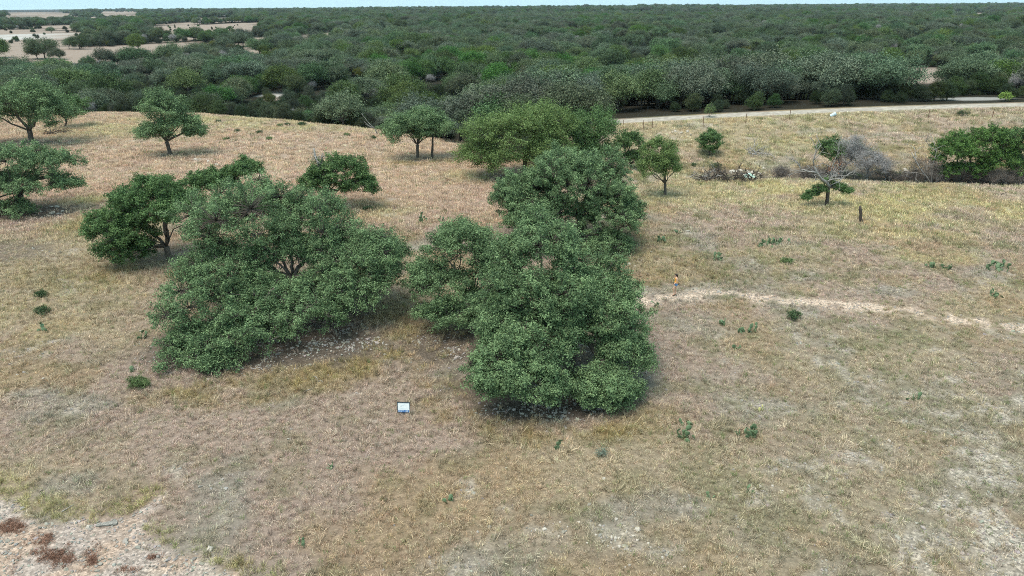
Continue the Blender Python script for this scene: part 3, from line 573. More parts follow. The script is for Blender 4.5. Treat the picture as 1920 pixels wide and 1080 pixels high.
single_tree('live_oak', 'open oak with layered boughs at the left edge of the photo', (42, 392),
    [(20, 300, 0, 3.2, 3.6, 1.8), (95, 305, 0, 3.0, 2.8, 1.2), (60, 345, -1, 4.0, 3.2, 1.3), (15, 400, -2.5, 3.6, 2.6, 1.6), (125, 345, -.5, 1.6, 1.6, .6), (-40, 350, -1, 3.5, 3.5, 2.5)], (38, 365), 22, 85000, M_OAK, OAKS, leaf=(.14, .08), trunk_r=.3, dens_lobe=.8)
single_tree('live_oak', 'large oak at upper left with a leaning thick trunk', (62, 268), [(50, 190, 0, 5.2, 4.8, 3.2), (-10, 215, 0, 4, 4, 2.6), (100, 215, -.5, 3.4, 3.2, 2.2)], (55, 245), 23, 60000, M_OAK, OAKS, leaf=(.19, .11), trunk_r=.36, clump=(.5, .85))
single_tree('live_oak', 'small round oak behind the large upper left oak', (122, 238), [(130, 203, 0, 3.0, 3.0, 1.9)], (124, 225), 24, 18000, M_OAKD, OAKS, leaf=(.19, .11), trunk_r=.2, clump=(.5, .8))
single_tree('live_oak', 'lone oak leaning left on the pale upper field', (320, 291), [(305, 205, 0, 2.9, 3, 2.4), (335, 235, 0, 3.2, 2.6, 1.4), (285, 248, -.4, 2.2, 2, 1.1), (365, 247, 0, 1.4, 1.4, .8)], (312, 265), 25, 48000, M_OAK, OAKS, leaf=(.18, .10), trunk_r=.26, clump=(.42, .7))
t = single_tree('live_oak', 'round topped twin trunk oak in the middle distance', (783, 298), [(760, 245, 0, 2.9, 2.8, 2.0), (810, 240, .5, 3.0, 2.8, 2.1), (785, 228, 0, 2.6, 2.6, 1.7)], (783, 272), 26, 50000, M_OAK, OAKS, leaf=(.18, .10), trunk_r=.2, clump=(.42, .7))
mb = MB(); p0 = np.array(at(810, 297)) - np.array(t.location); p1 = np.array(at_y(812, 255, t.location.y)) - np.array(t.location); mb.tube(wiggle(p0 - C_(0, 0, .2), p1, 6, .06, rr_), np.linspace(.2, .1, 6), 7); link('trunk', mb.mesh('trunk', [M_BARK], True), t)
single_tree('juniper_tree', 'small dark round juniper on the bank below the road', (1330, 290), [(1331, 264, 0, 1.75, 1.7, 1.7)], .5, 27, 14000, M_OAKD, leaf=(.15, .08), trunk_r=.12, low=-.9)
single_tree('broadleaf_tree', 'large bright green tree filling the gully at the right edge', (1835, 342), [(1845, 278, 1, 4.6, 3.4, 3.0), (1790, 286, 0, 2.6, 2.4, 2.2), (1880, 305, 0, 3.0, 2.6, 2.0), (1800, 320, -.5, 3.0, 2, 1.2)], 1.0, 28, 70000, leaf_mat('bright_oak_leaves', (.030, .070, .018), (.140, .255, .066)), leaf=(.16, .09), trunk_r=.25)
single_tree('broadleaf_tree', 'thin leaved tree cut off by the right edge of the photo', (1932, 340), [(1925, 262, 0, 2.6, 2.4, 1.5), (1925, 310, 0, 1.9, 1.8, 1.6)], 1.2, 29, 22000, M_OAKD, leaf=(.16, .09), trunk_r=.2, dens_lobe=.7)
single_tree('juniper_tree', 'dark green tree behind the grey dead brush in the gully', (1575, 335), [(1560, 285, .8, 1.9, 1.8, 1.9), (1600, 288, 1.2, 1.9, 1.7, 1.8)], .8, 30, 22000, M_OAKD, leaf=(.15, .08), trunk_r=.15)

# dead and half-dead things of the gully
def dead_shrub(label, base, ells, n, seed, name='dead_shrub', mat=None, leaf=(.55, .022), group=None):
    E = [(np.array(at_y(px, py, base.y + dY)) - np.array(base), R) for px, py, dY, *R in ells]
    mb, V, ti = grow(E, base, C_(0, 0, .3), seed, n, leaf, .12, lobe=(.35, .5), clump=(.35, .6), low=-.8, droop=0)
    root = link(name, None, loc=base); tag(root, label, 'dead shrub', group)
    link('branches', mb.mesh('branches', [M_DEAD], True), root); tag(link('twigs', leaf_mesh('twigs', V, ti, mat or M_TWIG), root), kind='stuff'); return root
dead_shrub('tangled grey dead brush heap behind the half dead tree', at(1625, 338), [(1615, 298, 0, 2.6, 1.8, 2.1), (1645, 312, -.5, 1.8, 1.4, 1.5), (1595, 272, .5, 1.7, 1.2, 1.4)], 14000, 51)
dead_shrub('dark dead brush low in the gully left of the half dead tree', at(1522, 338), [(1520, 325, 0, 1.5, 1.0, .8)], 2500, 52, mat=leaf_mat('dark_twigs', (.07, .06, .055), (.16, .14, .13), 0))
dead_shrub('dull brown dead brush in front of the gully tree', at(1735, 342), [(1735, 315, 0, 2.0, 1.2, 1.4)], 3500, 53, mat=leaf_mat('brown_twigs', (.08, .07, .06), (.2, .175, .155), 0))
dead_shrub('dark brush under the tree at the right edge', at(1885, 346), [(1880, 333, 0, 2.2, 1.0, .9)], 3000, 54, mat=bpy.data.materials['brown_twigs'])
for q_, (px, py, w_, lab) in enumerate([(1465, 336, 1.0, 'low dark brush between branch pile and half dead tree'), (1660, 338, 1.2, 'dark brush against the left of the rubble heap'), (1705, 341, 1.5, 'dark tangled brush right of the rubble heap'), (1770, 345, 2.2, 'dark undergrowth beneath the bright green gully tree'), (1840, 346, 2.4, 'dark undergrowth beneath the right part of the gully tree'), (1912, 346, 1.8, 'dark undergrowth at the right edge of the gully'), (1552, 337, 1.5, 'dark brush right behind the half dead tree')]):
    dead_shrub(lab, at(px, py), [(px, py - 12, 0, w_, .9, .75)], 1800, 80 + q_, mat=bpy.data.materials['dark_twigs'])
root = single_tree('broadleaf_tree', 'half dead small tree with low green sprays and a bare top', (1550, 385), [(1538, 354, 0, .75, .8, .42), (1524, 362, .3, .7, .6, .34), (1512, 370, 0, .45, .5, .26), (1572, 350, .2, .8, .7, .42), (1588, 357, -.2, .6, .5, .28), (1552, 340, .4, .6, .6, .4)], (1553, 352), 31, 11000, M_OAKD, leaf=(.13, .07), trunk_r=.20, bark=M_CHAR, clump=(.12, .26))
mb = MB(); b = np.array(root.location); r5 = np.random.default_rng(8)
for a_, z_, L_, R_ in [((1555, 352), (1540, 297), 0, .15), ((1552, 345), (1570, 315), 0, .06), ((1556, 348), (1590, 330), 0, .05), ((1554, 350), (1530, 330), 0, .05), ((1556, 345), (1562, 290), 0, .05)]:
    A = np.array(at_y(*a_, b[1])) - b; Z = np.array(at_y(*z_, b[1] + r5.normal(0, .4))) - b; twigs(mb, A, Z - A, np.linalg.norm(Z - A), R_ * 1.2, 3, r5, 5, .8, 4, .16)
tag(link('dead_top', mb.mesh('dead_top', [M_DEAD], True), root), 'bare grey dead top')
dead_shrub('rust orange dead leaves caught beside the half dead tree', at(1573, 337), [(1572, 308, 0, .55, .4, .5), (1562, 318, 0, .5, .4, .25)], 700, 55, mat=leaf_mat('rust_leaves', (.28, .12, .07), (.45, .22, .13), 0), leaf=(.16, .09))
def bare_tree(label, base, tops, seed, R=.12, mat=None, depth=3):
    r = np.random.default_rng(seed); mb = MB(); b = np.array(base)
    for (x_, y_), rad in tops:
        Z = np.array(at_y(x_, y_, base.y + r.normal(0, .5))) - b; twigs(mb, C_(0, 0, -.1), Z, np.linalg.norm(Z), rad, depth, r, 5, .55, 3, .16)
    return tag(link('dead_tree', mb.mesh('dead_tree', [mat or M_DEAD], True), loc=base), label, 'dead tree')
bare_tree('pale bare dead tree standing before the bright green gully tree', at(1747, 345), [((1735, 275), .11), ((1762, 282), .09), ((1770, 325), .05)], 61)
bare_tree('thin pale dead trunk at the far end of the left field', at(708, 252), [((705, 222), .10)], 62, depth=1)
mb = MB(); b = at(1616, 416); r6 = np.random.default_rng(3); top = np.array(at_y(1613, 386, b.y)) - np.array(b)
mb.tube(wiggle(C_(0, 0, -.2), top, 7, .03, r6), [.17, .16, .15, .14, .15, .14, .10], 8); twigs(mb, C_(.05, 0, .1), C_(1, .1, .15), .8, .04, 2, r6)
tag(link('dead_stump', mb.mesh('dead_stump', [M_CHAR], True), loc=b), 'dark upright dead stump alone in the yellow grass', 'stump')

def brush_pile(label, base, w, n, seed, mat, hgt=.8):
    r = np.random.default_rng(seed); mb = MB()
    for k_ in range(n):
        p = C_(r.uniform(-w, w), r.normal(0, .6), r.uniform(0, .3)); twigs(mb, p, C_(r.normal(0, 1), r.normal(0, .5), r.uniform(.05, hgt)), r.uniform(.8, 1.9), r.uniform(.045, .09), 2, r, 4, .6, 3, .2)
    return tag(link('brush_pile', mb.mesh('brush_pile', [mat], True), loc=base), label, 'brush pile')
brush_pile('pile of dark and grey cut branches in the gully', at(1368, 338), 2.8, 46, 71, M_CHAR, 1.0)
brush_pile('low pale grey twig litter left of the branch pile', at(1312, 336), 1.2, 12, 72, M_DEAD, .25)
brush_pile('grey fallen branches on the far bank slope', at(1415, 290), 1.4, 12, 73, M_DEAD, .35)
brush_pile('dead branches heaped under the gully tree at right', at(1815, 346), 3.0, 22, 74, M_CHAR, .6)
brush_pile('grey branches lying by the tree at upper left', at(105, 252), 1.6, 12, 75, M_CHAR, .35)
def stick(name, label, a, b_, R, mat, cat='stick', bend=.06, kids=1, seed=1, lift=.04):
    A, B = at(*a), at(*b_); r = np.random.default_rng(seed); mb = MB(); d = np.array(B - A); n = 7; L = np.linalg.norm(d)
    P = wiggle(C_(0, 0, lift), d + C_(0, 0, lift), n, bend * L * .4, r); P[:, 2] = np.maximum(P[:, 2], ground_z(P[:, 0] + A.x, P[:, 1] + A.y) - A.z + R * .6)
    mb.tube(P, np.linspace(R, R * .5, n), 6)
    for k_ in range(kids): twigs(mb, P[r.integers(2, 6)], d / L + r.normal(0, .5, 3) + C_(0, 0, .3), L * .35, R * .5, 1, r)
    return tag(link(name, mb.mesh(name, [mat], True), loc=A), label, cat)
stick('fallen_branch', 'forked dark branch lying before the right gully tree', (1826, 352), (1866, 360), .06, M_CHAR, 'branch', seed=2)
stick('fallen_branch', 'short dark branch in pale grass near the right edge', (1877, 365), (1888, 361), .05, M_CHAR, 'branch', kids=0, seed=3)
stick('fallen_log', 'charred dark log lying below the gully branch pile', (1313, 343), (1331, 337), .13, M_CHAR, 'log', seed=4)
stick('stick', 'pale straight stick in grass by the gravel corner', (116, 961), (139, 947), .022, M_DEAD, kids=0, bend=.01, seed=5)
stick('fallen_branch', 'curved pale branch in olive grass beneath the sprawling oak', (585, 707), (606, 718), .03, M_DEAD, 'branch', bend=.2, kids=1, seed=6)
stick('fallen_branch', 'grey twiggy branch at the foot of the sprawling oak', (470, 690), (495, 702), .03, M_DEAD, 'branch', bend=.2, kids=2, seed=7)
stick('stick', 'grey curved stick lying left of the curved pale branch', (571, 735), (588, 728), .025, M_DEAD, kids=0, seed=8)
stick('fallen_branch', 'dark thin branch fallen in the field behind the leaning oak', (420, 262), (438, 266), .06, M_CHAR, 'branch', seed=9)

# ------------------------------------------------------------------ forest
def forest_kind(name, seed, mat, ells, leaves, leaf, trunk_r, fork, **kw):
    mb, V, ti = grow(ells, None, C_(*fork), seed, leaves, leaf, trunk_r, twig=False, tubes=5, dens_clump=9.0, **kw)
    tm = mb.mesh('trunk', [M_BARK], True); cm = leaf_mesh('crown', V, ti, mat)
    Vt = np.concatenate(mb.V); T = np.concatenate(mb.T); Q = np.concatenate(mb.Q); Tq = np.concatenate([Q[:, [0, 1, 2]], Q[:, [0, 2, 3]]])
    allT = np.concatenate([T, Tq, np.arange(len(V)).reshape(-1, 3) + len(Vt)]); nt_ = len(T) + len(Tq)
    jm = mesh_np(name, np.concatenate([Vt, V]), allT, None, [M_BARK, mat], np.r_[np.zeros(nt_), np.ones(len(ti))], {'tint': np.r_[np.zeros(nt_), ti]})
    return dict(name=name, trunk=tm, crown=cm, joint=jm)
kinds = []
ro = np.random.default_rng(99)
for k_ in range(5):
    E = [((ro.normal(0, .5), ro.normal(0, .5), 3.6), (ro.uniform(2.8, 3.6), ro.uniform(2.8, 3.6), ro.uniform(2.2, 2.7)))] + [((ro.normal(0, 2.0), ro.normal(0, 2.0), ro.uniform(2.4, 4.8)), (ro.uniform(1.4, 2.4),) * 2 + (ro.uniform(1.1, 1.8),)) for _ in range(4)]
    kinds.append(forest_kind('live_oak', 300 + k_, M_FOAK2 if k_ in (2, 3) else M_FOAK, E, 14000, (.24, .14), .2, (0, 0, 1.2), clump=(.5, .9), low=-.75))
for k_ in range(4):
    w_ = ro.uniform(1.7, 2.3); E = [((0, 0, 1.6), (w_, w_ * ro.uniform(.9, 1.1), 1.5)), ((ro.normal(0, .3), ro.normal(0, .3), 3.0), (w_ * .72, w_ * .7, 1.6)), ((ro.normal(0, .5), ro.normal(0, .5), 2.2), (w_ * .9, w_ * .8, 1.2))]
    kinds.append(forest_kind('juniper_tree', 320 + k_, M_FJUN, E, 10000, (.22, .085), .15, (0, 0, .7), clump=(.35, .6), low=-.8, droop=-.4))
E = [((0, 0, 3.8), (2.6, 2.6, 2.0)), ((1, .4, 3.2), (1.8, 1.8, 1.6))]
kinds.append(forest_kind('olive_tree', 340, M_FYEL, E, 11000, (.24, .14), .18, (0, 0, 1.2), clump=(.45, .8)))
kinds.append(forest_kind('dead_tree', 341, M_TWIG, [((0, 0, 3.2), (2.0, 2.0, 1.8)), ((.6, 0, 4.0), (1.3, 1.3, 1.3))], 3200, (.6, .035), .14, (0, 0, 1.0), clump=(.5, .8)))
NO, NJ = 5, 4
def tree_field():
    xs, ys, sc = [], [], []
    for y0, y1, sp, s_ in [(95, 330, 3.6, .92), (330, 650, 4.9, 1.0), (650, 1300, 7.5, 1.12), (1300, 2400, 12.5, 1.3), (2400, 4300, 21, 1.6)]:
        xm = y1 * .80 + 40
        ax_, ay_ = np.meshgrid(np.arange(-xm, xm, sp), np.arange(y0, y1, sp)); ax_ = ax_.ravel(); ay_ = ay_.ravel()
        ax_ = ax_ + rng.uniform(-.48, .48, len(ax_)) * sp; ay_ = ay_ + rng.uniform(-.48, .48, len(ay_)) * sp
        k_ = np.abs(ax_) < (ay_ * CP + 10) * 960 / F * 1.06 + 10; ax_, ay_ = ax_[k_], ay_[k_]
        xs.append(ax_); ys.append(ay_); sc.append(np.full(len(ax_), s_))
    x = np.concatenate(xs); y = np.concatenate(ys); s = np.concatenate(sc)
    ok = np.where(x < 9, y > edge_y(x) + 3.5 + 3 * vnoise(x / 6, y * 0, 7), y > ROAD_Y + 3.6 + 2.0 * vnoise(x / 6, y * 0, 7))
    ok &= ~((x > 2) & (x < 9) & (y < 112))
    m = cover(x, y); ok &= ~m['clr']
    for p_ in NO_TREE: ok &= ~inside(p_, x, y)
    for cx, cy_, rx, ry, _ in FAR_BARE: ok &= np.hypot((x - cx) / rx, (y - cy_) / ry) > 1.1
    return x[ok], y[ok], s[ok]
fx, fy, fs = tree_field()
zone = fbm(fx / 38, fy / 38, 131, 3); u = rng.random(len(fx))
is_oak = u < .18 + .78 * sstep(.42, .62, zone)
is_oak &= rng.random(len(fx)) < .92
z2 = fbm(fx / 75, fy / 95, 171, 3) + rng.normal(0, .05, len(fx)) > .5
fk = np.where(is_oak, np.where(z2, rng.integers(2, 4, len(fx)), np.array([0, 1, 4])[rng.integers(0, 3, len(fx))]), NO + rng.integers(0, NJ, len(fx)))
# crowns of oaks need room: thin them a little where dense
drop = is_oak & (fs < 1.05) & (rng.random(len(fx)) < .50)
drop |= fbm(fx / 17, fy / 17, 139, 3) > np.where(fy < 160, .70, .63)
front = np.where(fx < 9, fy - edge_y(fx) < 9.5, fy < ROAD_Y + 11.5); fs = np.where(front, fs * .72, fs); fk = np.where(front & (rng.random(len(fx)) < .75), NO + rng.integers(0, NJ, len(fx)), fk)
sp_ = rng.random(len(fx)); fk = np.where(sp_ < .04, NO + NJ, np.where(sp_ > .972, NO + NJ + 1, fk))
fx, fy, fs, fk = fx[~drop], fy[~drop], fs[~drop], fk[~drop]
fsz = fs * np.clip(rng.lognormal(-.14, .24, len(fx)), .45, 1.22) * np.where(fk < NO, 1.20, .84) * (.85 + .35 * fbm(fx / 30, fy / 30, 137, 2))
# scattered single trees and shrubs in the clearings
cl = [(1640, 186, .75, 6), (1668, 188, .8, 5), (1695, 189, .72, 7), (1722, 190, .68, 8), (1750, 189, .75, 6), (1775, 188, .7, 5), (1655, 180, .9, 8), (1790, 180, .8, 7), (1850, 160, 1.0, 6), (1830, 158, .9, 5), (85, 111, 1.55, 1), (70, 110, 1.1, 3), (113, 112, .9, 2), (97, 62, .9, 0), (60, 57, .5, 3), (260, 95, 1.5, 2), (150, 92, 1.3, 3), (130, 92, 1.0, 0), (-5, 108, 1.6, 2), (1718, 146, .5, 6), (380, 60, .6, 6), (345, 62, .45, 5), (360, 58, .5, 7), (410, 60, .5, 8), (320, 58, .5, 5), (335, 55, .4, 6), (430, 57, .6, 2), (398, 56, .5, 7), (300, 62, .4, 6)]
rb = random.Random(4)
for k_ in range(70): cl.append((rb.uniform(265, 480) if k_ < 45 else rb.uniform(0, 280), rb.uniform(48, 72) if k_ < 45 else rb.uniform(56, 84), rb.uniform(.3, .7), rb.choice([5, 6, 7, 8, 2])))
for px, py, s_, k_ in cl:
    p_ = at(px, py); fx = np.r_[fx, p_.x]; fy = np.r_[fy, p_.y]; fsz = np.r_[fsz, s_]; fk = np.r_[fk, k_]
frot = rng.uniform(0, 6.28, len(fx)); fz = ground_z(fx, fy)
vis = np.abs(fx) < (fy * CP + 8) * 960 / F + 3
rankd = np.where(vis, np.hypot(fx, fy), 1e9)
single = np.zeros(len(fx), bool); crowned = np.zeros(len(fx), bool)
for grp in (fk < NO, (fk >= NO) & (fk < NO + NJ), fk >= NO + NJ):
    ix = np.where(grp)[0]; ix = ix[np.argsort(rankd[ix])][:300]; ix = ix[rankd[ix] < 1e8]
    if (fk[ix[0]] >= NO + NJ): ix = ix[:60]
    single[ix] = True; crowned[ix[:70]] = True
LOOK = {0: 'grey green oak', 1: 'grey green oak', 2: 'mid green oak', 3: 'mid green oak', 4: 'grey green oak', 5: 'dark green juniper', 6: 'dark green juniper', 7: 'dark green juniper', 8: 'dark green juniper', 9: 'olive yellow tree', 10: 'bare grey dead tree'}
CAT = lambda k: 'dead tree' if k == NO + NJ + 1 else 'tree'
def where(x, y):
    a = x / y; side = 'left field' if a < -.18 else ('central oak cluster' if a < .14 else 'pale road')
    d_ = y - (edge_y(np.array([x]))[0] if x < 2 else ROAD_Y)
    return ('in the front row of forest beyond the ' if d_ < 22 else ('in the second rank of forest beyond the ' if d_ < 55 else 'deeper in the forest beyond the ')) + side
ncl = len(cl)
for i in np.where(single)[0]:
    K = kinds[fk[i]]; lab = LOOK[int(fk[i])] + ' ' + where(fx[i], fy[i])
    if i >= len(fx) - ncl: lab = LOOK[int(fk[i])] + ' standing in a far tan clearing'
    loc = (fx[i], fy[i], fz[i] - .05); s_ = float(fsz[i])
    if crowned[i]:
        o = link(K['name'], None, None, loc, (0, 0, frot[i]), s_); link('trunk', K['trunk'], o); link('crown', K['crown'], o)
    else: o = link(K['name'], K['joint'], None, loc, (0, 0, frot[i]), s_)
    tag(o, lab, CAT(fk[i]), lab + 's'.replace('s', ''))
r_ = ~single
scatter('far_forest', 'dense oak and juniper forest stretching to the horizon', 'forest', [proto('forest_tree_%02d' % i, K['joint']) for i, K in enumerate(kinds)],
    np.stack([fx, fy, fz - .05], 1)[r_], np.stack([fx * 0, fx * 0, frot], 1)[r_], np.repeat(fsz[:, None], 3, 1)[r_] * rng.uniform(.9, 1.1, (r_.sum(), 3)), fk[r_])
print('forest', len(fx), 'single', single.sum())

# ------------------------------------------------------------------ rocks
M_ROCK = plain('limestone', (.43, .39, .34), .95, .22, 9, .4)
rock_me = [stone_mesh(400 + k_, M_ROCK, 2, 'rock') for k_ in range(6)]
rr = random.Random(12)
def rock(px, py, s_, label, group=None, jitter=0):
    p_ = at(px, py); o = link('rock', rr.choice(rock_me), None, (p_.x, p_.y, p_.z + s_ * .12), (rr.uniform(-.2, .2), rr.uniform(-.2, .2), rr.uniform(0, 6.28)), s_)
    return tag(o, label, 'rock', group)
rock(394, 1031, .17, 'smooth cream boulder in grass beside the gravel corner')
rock(1180, 497, .22, 'flat pinkish rock right of the domed oak')
rock(1190, 500, .16, 'smaller pale rock beside the flat pinkish rock'); rock(166, 990, .13, 'pale rock at the inner corner of the gravel'); rock(1667, 827, .10, 'bluish white stone on the bare patch at right')
rock(1132, 598 + 300, .10, 'lone pale stone below the tall front oak'); rock(1195, 993, .14, 'largest tan rock in the lower middle grass')
for px, py, n, lab in [(1170, 1010, 14, 'pale rock in the stony strip of the lower middle'), (1070, 1000, 9, 'pale rock in the loose cluster at the bottom centre'), (1240, 1060, 7, 'white rock near the bottom edge, right of centre'), (1420, 928, 7, 'pale rock around the bare patch right of centre'), (1625, 850, 10, 'pinkish rock in the bare patch at right'), (615, 650, 12, 'white rock in the shade under the sprawling oak'), (1030, 775, 10, 'white rock at the foot of the tall front oak'), (55, 668, 8, 'grey rock in the small stone patch at left'), (1680, 325, 22, 'pale boulder in the rubble heap in the gully'), (1400, 325, 18, 'whitish boulder in the rubble by the branch pile'), (80, 395, 9, 'grey rock below the oak at the left edge'), (370, 302, 7, 'pale rock on the bare patch by the leaning oak'), (1270, 250, 8, 'white rock on the far bank below the road')]:
    far_ = py < 400
    for k_ in range(n):
        rock(px + rr.gauss(0, 16 if far_ else 38), py + rr.gauss(0, 5 if far_ else 14), rr.uniform(.14, .34) if far_ else rr.uniform(.04, .10), lab, lab)

# ------------------------------------------------------------------ prickly pear, small plants
M_PAD = plain('cactus_pad', (.125, .185, .10), .55, .22, 6, .1); M_PADY = plain('cactus_pad_yellow', (.52, .50, .22), .6, .2, 6, .1)
def pad_mesh(seed, mat):
    bm = bmesh.new(); bmesh.ops.create_uvsphere(bm, u_segments=10, v_segments=7, radius=1.0); r = random.Random(seed)
    for v in bm.verts:
        z = (v.co.z + 1) / 2; w_ = .62 + .38 * math.sin(z * math.pi * .75); v.co = Vector((v.co.x * .105 * w_ * 1.15, v.co.y * .017, z * .27 - .01)); v.co.y += .012 * math.sin(v.co.x * 25 + seed)
    me = bpy.data.meshes.new('pad'); bm.to_mesh(me); bm.free(); me.materials.append(mat)
    me.polygons.foreach_set('use_smooth', np.ones(len(me.polygons), bool)); return me
pads = [pad_mesh(k_, M_PAD) for k_ in range(3)]; pads_y = [pad_mesh(9, M_PADY)]
def cactus(px, py, w, n, label, seed, s_=1.0, meshes=None, cat='cactus'):
    r = random.Random(seed); b = at(px, py); root = tag(link('prickly_pear', None, loc=b), label, cat); tops = []
    for k_ in range(n):
        if k_ < n * .45 or not tops:
            x_, y_ = r.gauss(0, w * .5), r.gauss(0, w * .3); P = Vector((x_, y_, gz(b.x + x_, b.y + y_) - b.z - .03)); lv = 0
        else: P, lv = r.choice(tops)
        e = Euler((r.gauss(0, .45), r.gauss(0, .45), r.uniform(0, 6.28))); sc_ = s_ * r.uniform(.7, 1.15)
        link('pad', r.choice(meshes or pads), root, P, e, sc_)
        if lv < 2: tops.append((P + (e.to_matrix() @ Vector((r.uniform(-.04, .04), 0, .24))) * sc_, lv + 1))
cactus(1398, 818, .55, 22, 'largest prickly pear clump in the lower right grass', 1, 1.2)
cactus(1284, 822, .35, 13, 'dark prickly pear clump left of the largest one', 2, 1.1)
cactus(1290, 798, .35, 9, 'greyish prickly pear just behind the dark clump', 3, 1.0)
cactus(1424, 771, .22, 5, 'yellow withered prickly pear pads lying in the grass', 4, 1.0, pads_y)
cactus(1452, 458, 1.1, 34, 'wide spread of prickly pear in the right mid field', 5, 1.25)
cactus(1422, 462, .5, 13, 'small prickly pear left of the wide spread', 6, 1.2)
cactus(1345, 487, .9, 18, 'low dull prickly pear above the walking person', 7, 1.2)
cactus(1862, 505, 1.2, 40, 'dense long prickly pear hedge near the right edge', 8, 1.3)
cactus(1775, 504, .5, 14, 'round prickly pear left of the long hedge', 9, 1.2); cactus(1750, 501, .5, 12, 'leftmost of the prickly pears by the long hedge', 10, 1.2)
cactus(1866, 558, .5, 12, 'bright green prickly pear below the long hedge', 11, 1.2)
cactus(1400, 624, .5, 16, 'prickly pear in the grass below the trail', 12, 1.2); cactus(1356, 608, .4, 10, 'low prickly pear left of the one below the trail', 13, 1.1)
cactus(1241, 454, .5, 12, 'small prickly pear right of the domed oak', 14, 1.2); cactus(1269, 437, .4, 8, 'tiny prickly pear behind the one right of the domed oak', 15, 1.1)
cactus(797, 414, .6, 12, 'prickly pear in the mauve field behind the front oaks', 16, 1.3); cactus(830, 415, .3, 7, 'smaller prickly pear beside the one in the mauve field', 17, 1.2)
cactus(1043, 842, .2, 6, 'small prickly pear below the tall front oak', 18, .9); cactus(843, 938, .3, 7, 'low green prickly pear in the stony lower middle', 19, .8); cactus(565, 1021, .18, 6, 'bright small prickly pear near the bottom left', 20, .8)
cactus(620, 879, .2, 6, 'tiny prickly pear left below the sign', 21, .8); cactus(1325, 932, .2, 6, 'green prickly pear right of the stony strip', 22, .8); cactus(1711, 748, .25, 7, 'small bright prickly pear in the right grass', 23, 1.0)
cactus(1375, 655, .2, 6, 'tiny prickly pear below the trail, left of the others', 24, 1.0); cactus(85, 620, .35, 9, 'bright green prickly pear at the left edge slope', 25, 1.0); cactus(247, 697, .15, 4, 'single green prickly pear left of the sprawling oak', 26, .9)
cactus(265, 635, .2, 6, 'dark small prickly pear left of the sprawling oak', 27, 1.0); cactus(1228, 575, .3, 9, 'pale prickly pear at the right skirt of the front oak', 28, 1.1); cactus(1000 + 405, 925, .25, 6, 'prickly pear on the pale stony patch', 29, .8)
M_SAGE = leaf_mat('sage_leaves', (.10, .14, .11), (.24, .30, .24)); M_SHR = leaf_mat('shrub_leaves', (.06, .10, .04), (.17, .24, .09)); M_DSH = leaf_mat('dark_shrub_leaves', (.03, .055, .025), (.09, .14, .06))
def shrub(px, py, r_, h_, label, seed, mat, n=900, leaf=(.10, .05)):
    b = at(px, py); mb, V, ti = grow([((0, 0, h_ * .5), (r_, r_, h_ * .5))], b, C_(0, 0, .08), seed, n, leaf, .03, clump=(.10, .18), low=-.6, lobe=(.4, .5), clear=.0)
    root = tag(link('shrub', None, loc=b), label, 'shrub'); link('stems', mb.mesh('stems', [M_BARK], True), root); link('foliage', leaf_mesh('foliage', V, ti, mat), root)
shrub(1128, 855, .24, .35, 'round blue green shrub below the tall front oak', 1, M_SAGE, 700, (.07, .02))
shrub(1490, 598, .45, .5, 'round dull green shrub just below the trail', 2, M_DSH, 900); shrub(1475, 494, .5, .4, 'low olive shrub in the right mid field', 3, M_SHR, 800); shrub(80, 588, .45, .5, 'dark shrub on the left slope', 4, M_DSH); shrub(78, 556, .35, .4, 'dark small shrub above the other on the left slope', 5, M_DSH)
shrub(258, 728, .55, .6, 'yellow green weedy shrub left of the sprawling oak', 6, M_SHR, 1200, (.2, .03)); shrub(1340, 318, .8, 1.0, 'dark green bush left of the gully branch pile', 7, M_DSH, 1500); shrub(1300, 312, .4, .5, 'tiny dark bush on the bank left of the gully bush', 8, M_DSH, 500)
shrub(1805, 218, .9, .9, 'dark round bush on the bank under the road at right', 9, M_DSH, 1500); shrub(1330, 220, .9, 2.2, 'tall thin pale green weed beside the road', 10, M_SHR, 500, (.3, .06)); shrub(1885, 190, 1.2, 1.6, 'bright yellow green bush behind the road at right', 11, leaf_mat('bright_leaves', (.12, .2, .04), (.28, .4, .1)), 1600, (.2, .1))
shrub(557, 228, .9, .8, 'blue green bush at the far field edge', 12, M_SAGE, 800, (.2, .08)); shrub(566, 236, .7, .6, 'dark bush below the blue green one', 13, M_DSH, 600, (.2, .08)); shrub(1680, 335, .7, .9, 'dark bush at the end of the rubble heap', 14, M_DSH, 900, (.14, .07))
for k_, (px, py) in enumerate([(424, 263), (446, 248), (487, 250), (525, 237), (540, 235), (620, 233), (505, 262), (465, 222), (480, 222), (625, 228), (700, 260), (690, 395), (650, 255), (410, 230)]):
    shrub(px, py, .5, .45, 'small dark weed clump dotting the pale upper field', 40 + k_, M_DSH if k_ % 3 else M_SHR, 350, (.16, .07)); bpy.data.objects[-1]
for o in [o for o in COL.objects if o.get('label') == 'small dark weed clump dotting the pale upper field']: o['group'] = 'weed clumps on the upper field'

# ------------------------------------------------------------------ fence posts along the bank
M_RUST = plain('rusty_steel', (.16, .09, .06), .85, .3, 20)
for px, py in [(1168, 243), (1206, 243), (1223, 240), (1318, 236), (1398, 231), (1480, 224), (1740, 222), (1860, 222)]:
    p_ = at(px, py); mb = MB(); mb.tube([(0, 0, -.3), (.01, 0, .5), (.0, .02, 1.45)], [.045, .045, .045], 6); mb.box((0, -.05, 1.2), (.03, .05, .05))
    tag(link('fence_post', mb.mesh('fence_post', [M_RUST]), loc=p_), 'thin rusty fence post on the bank below the road', 'fence post', 'fence posts below the road')

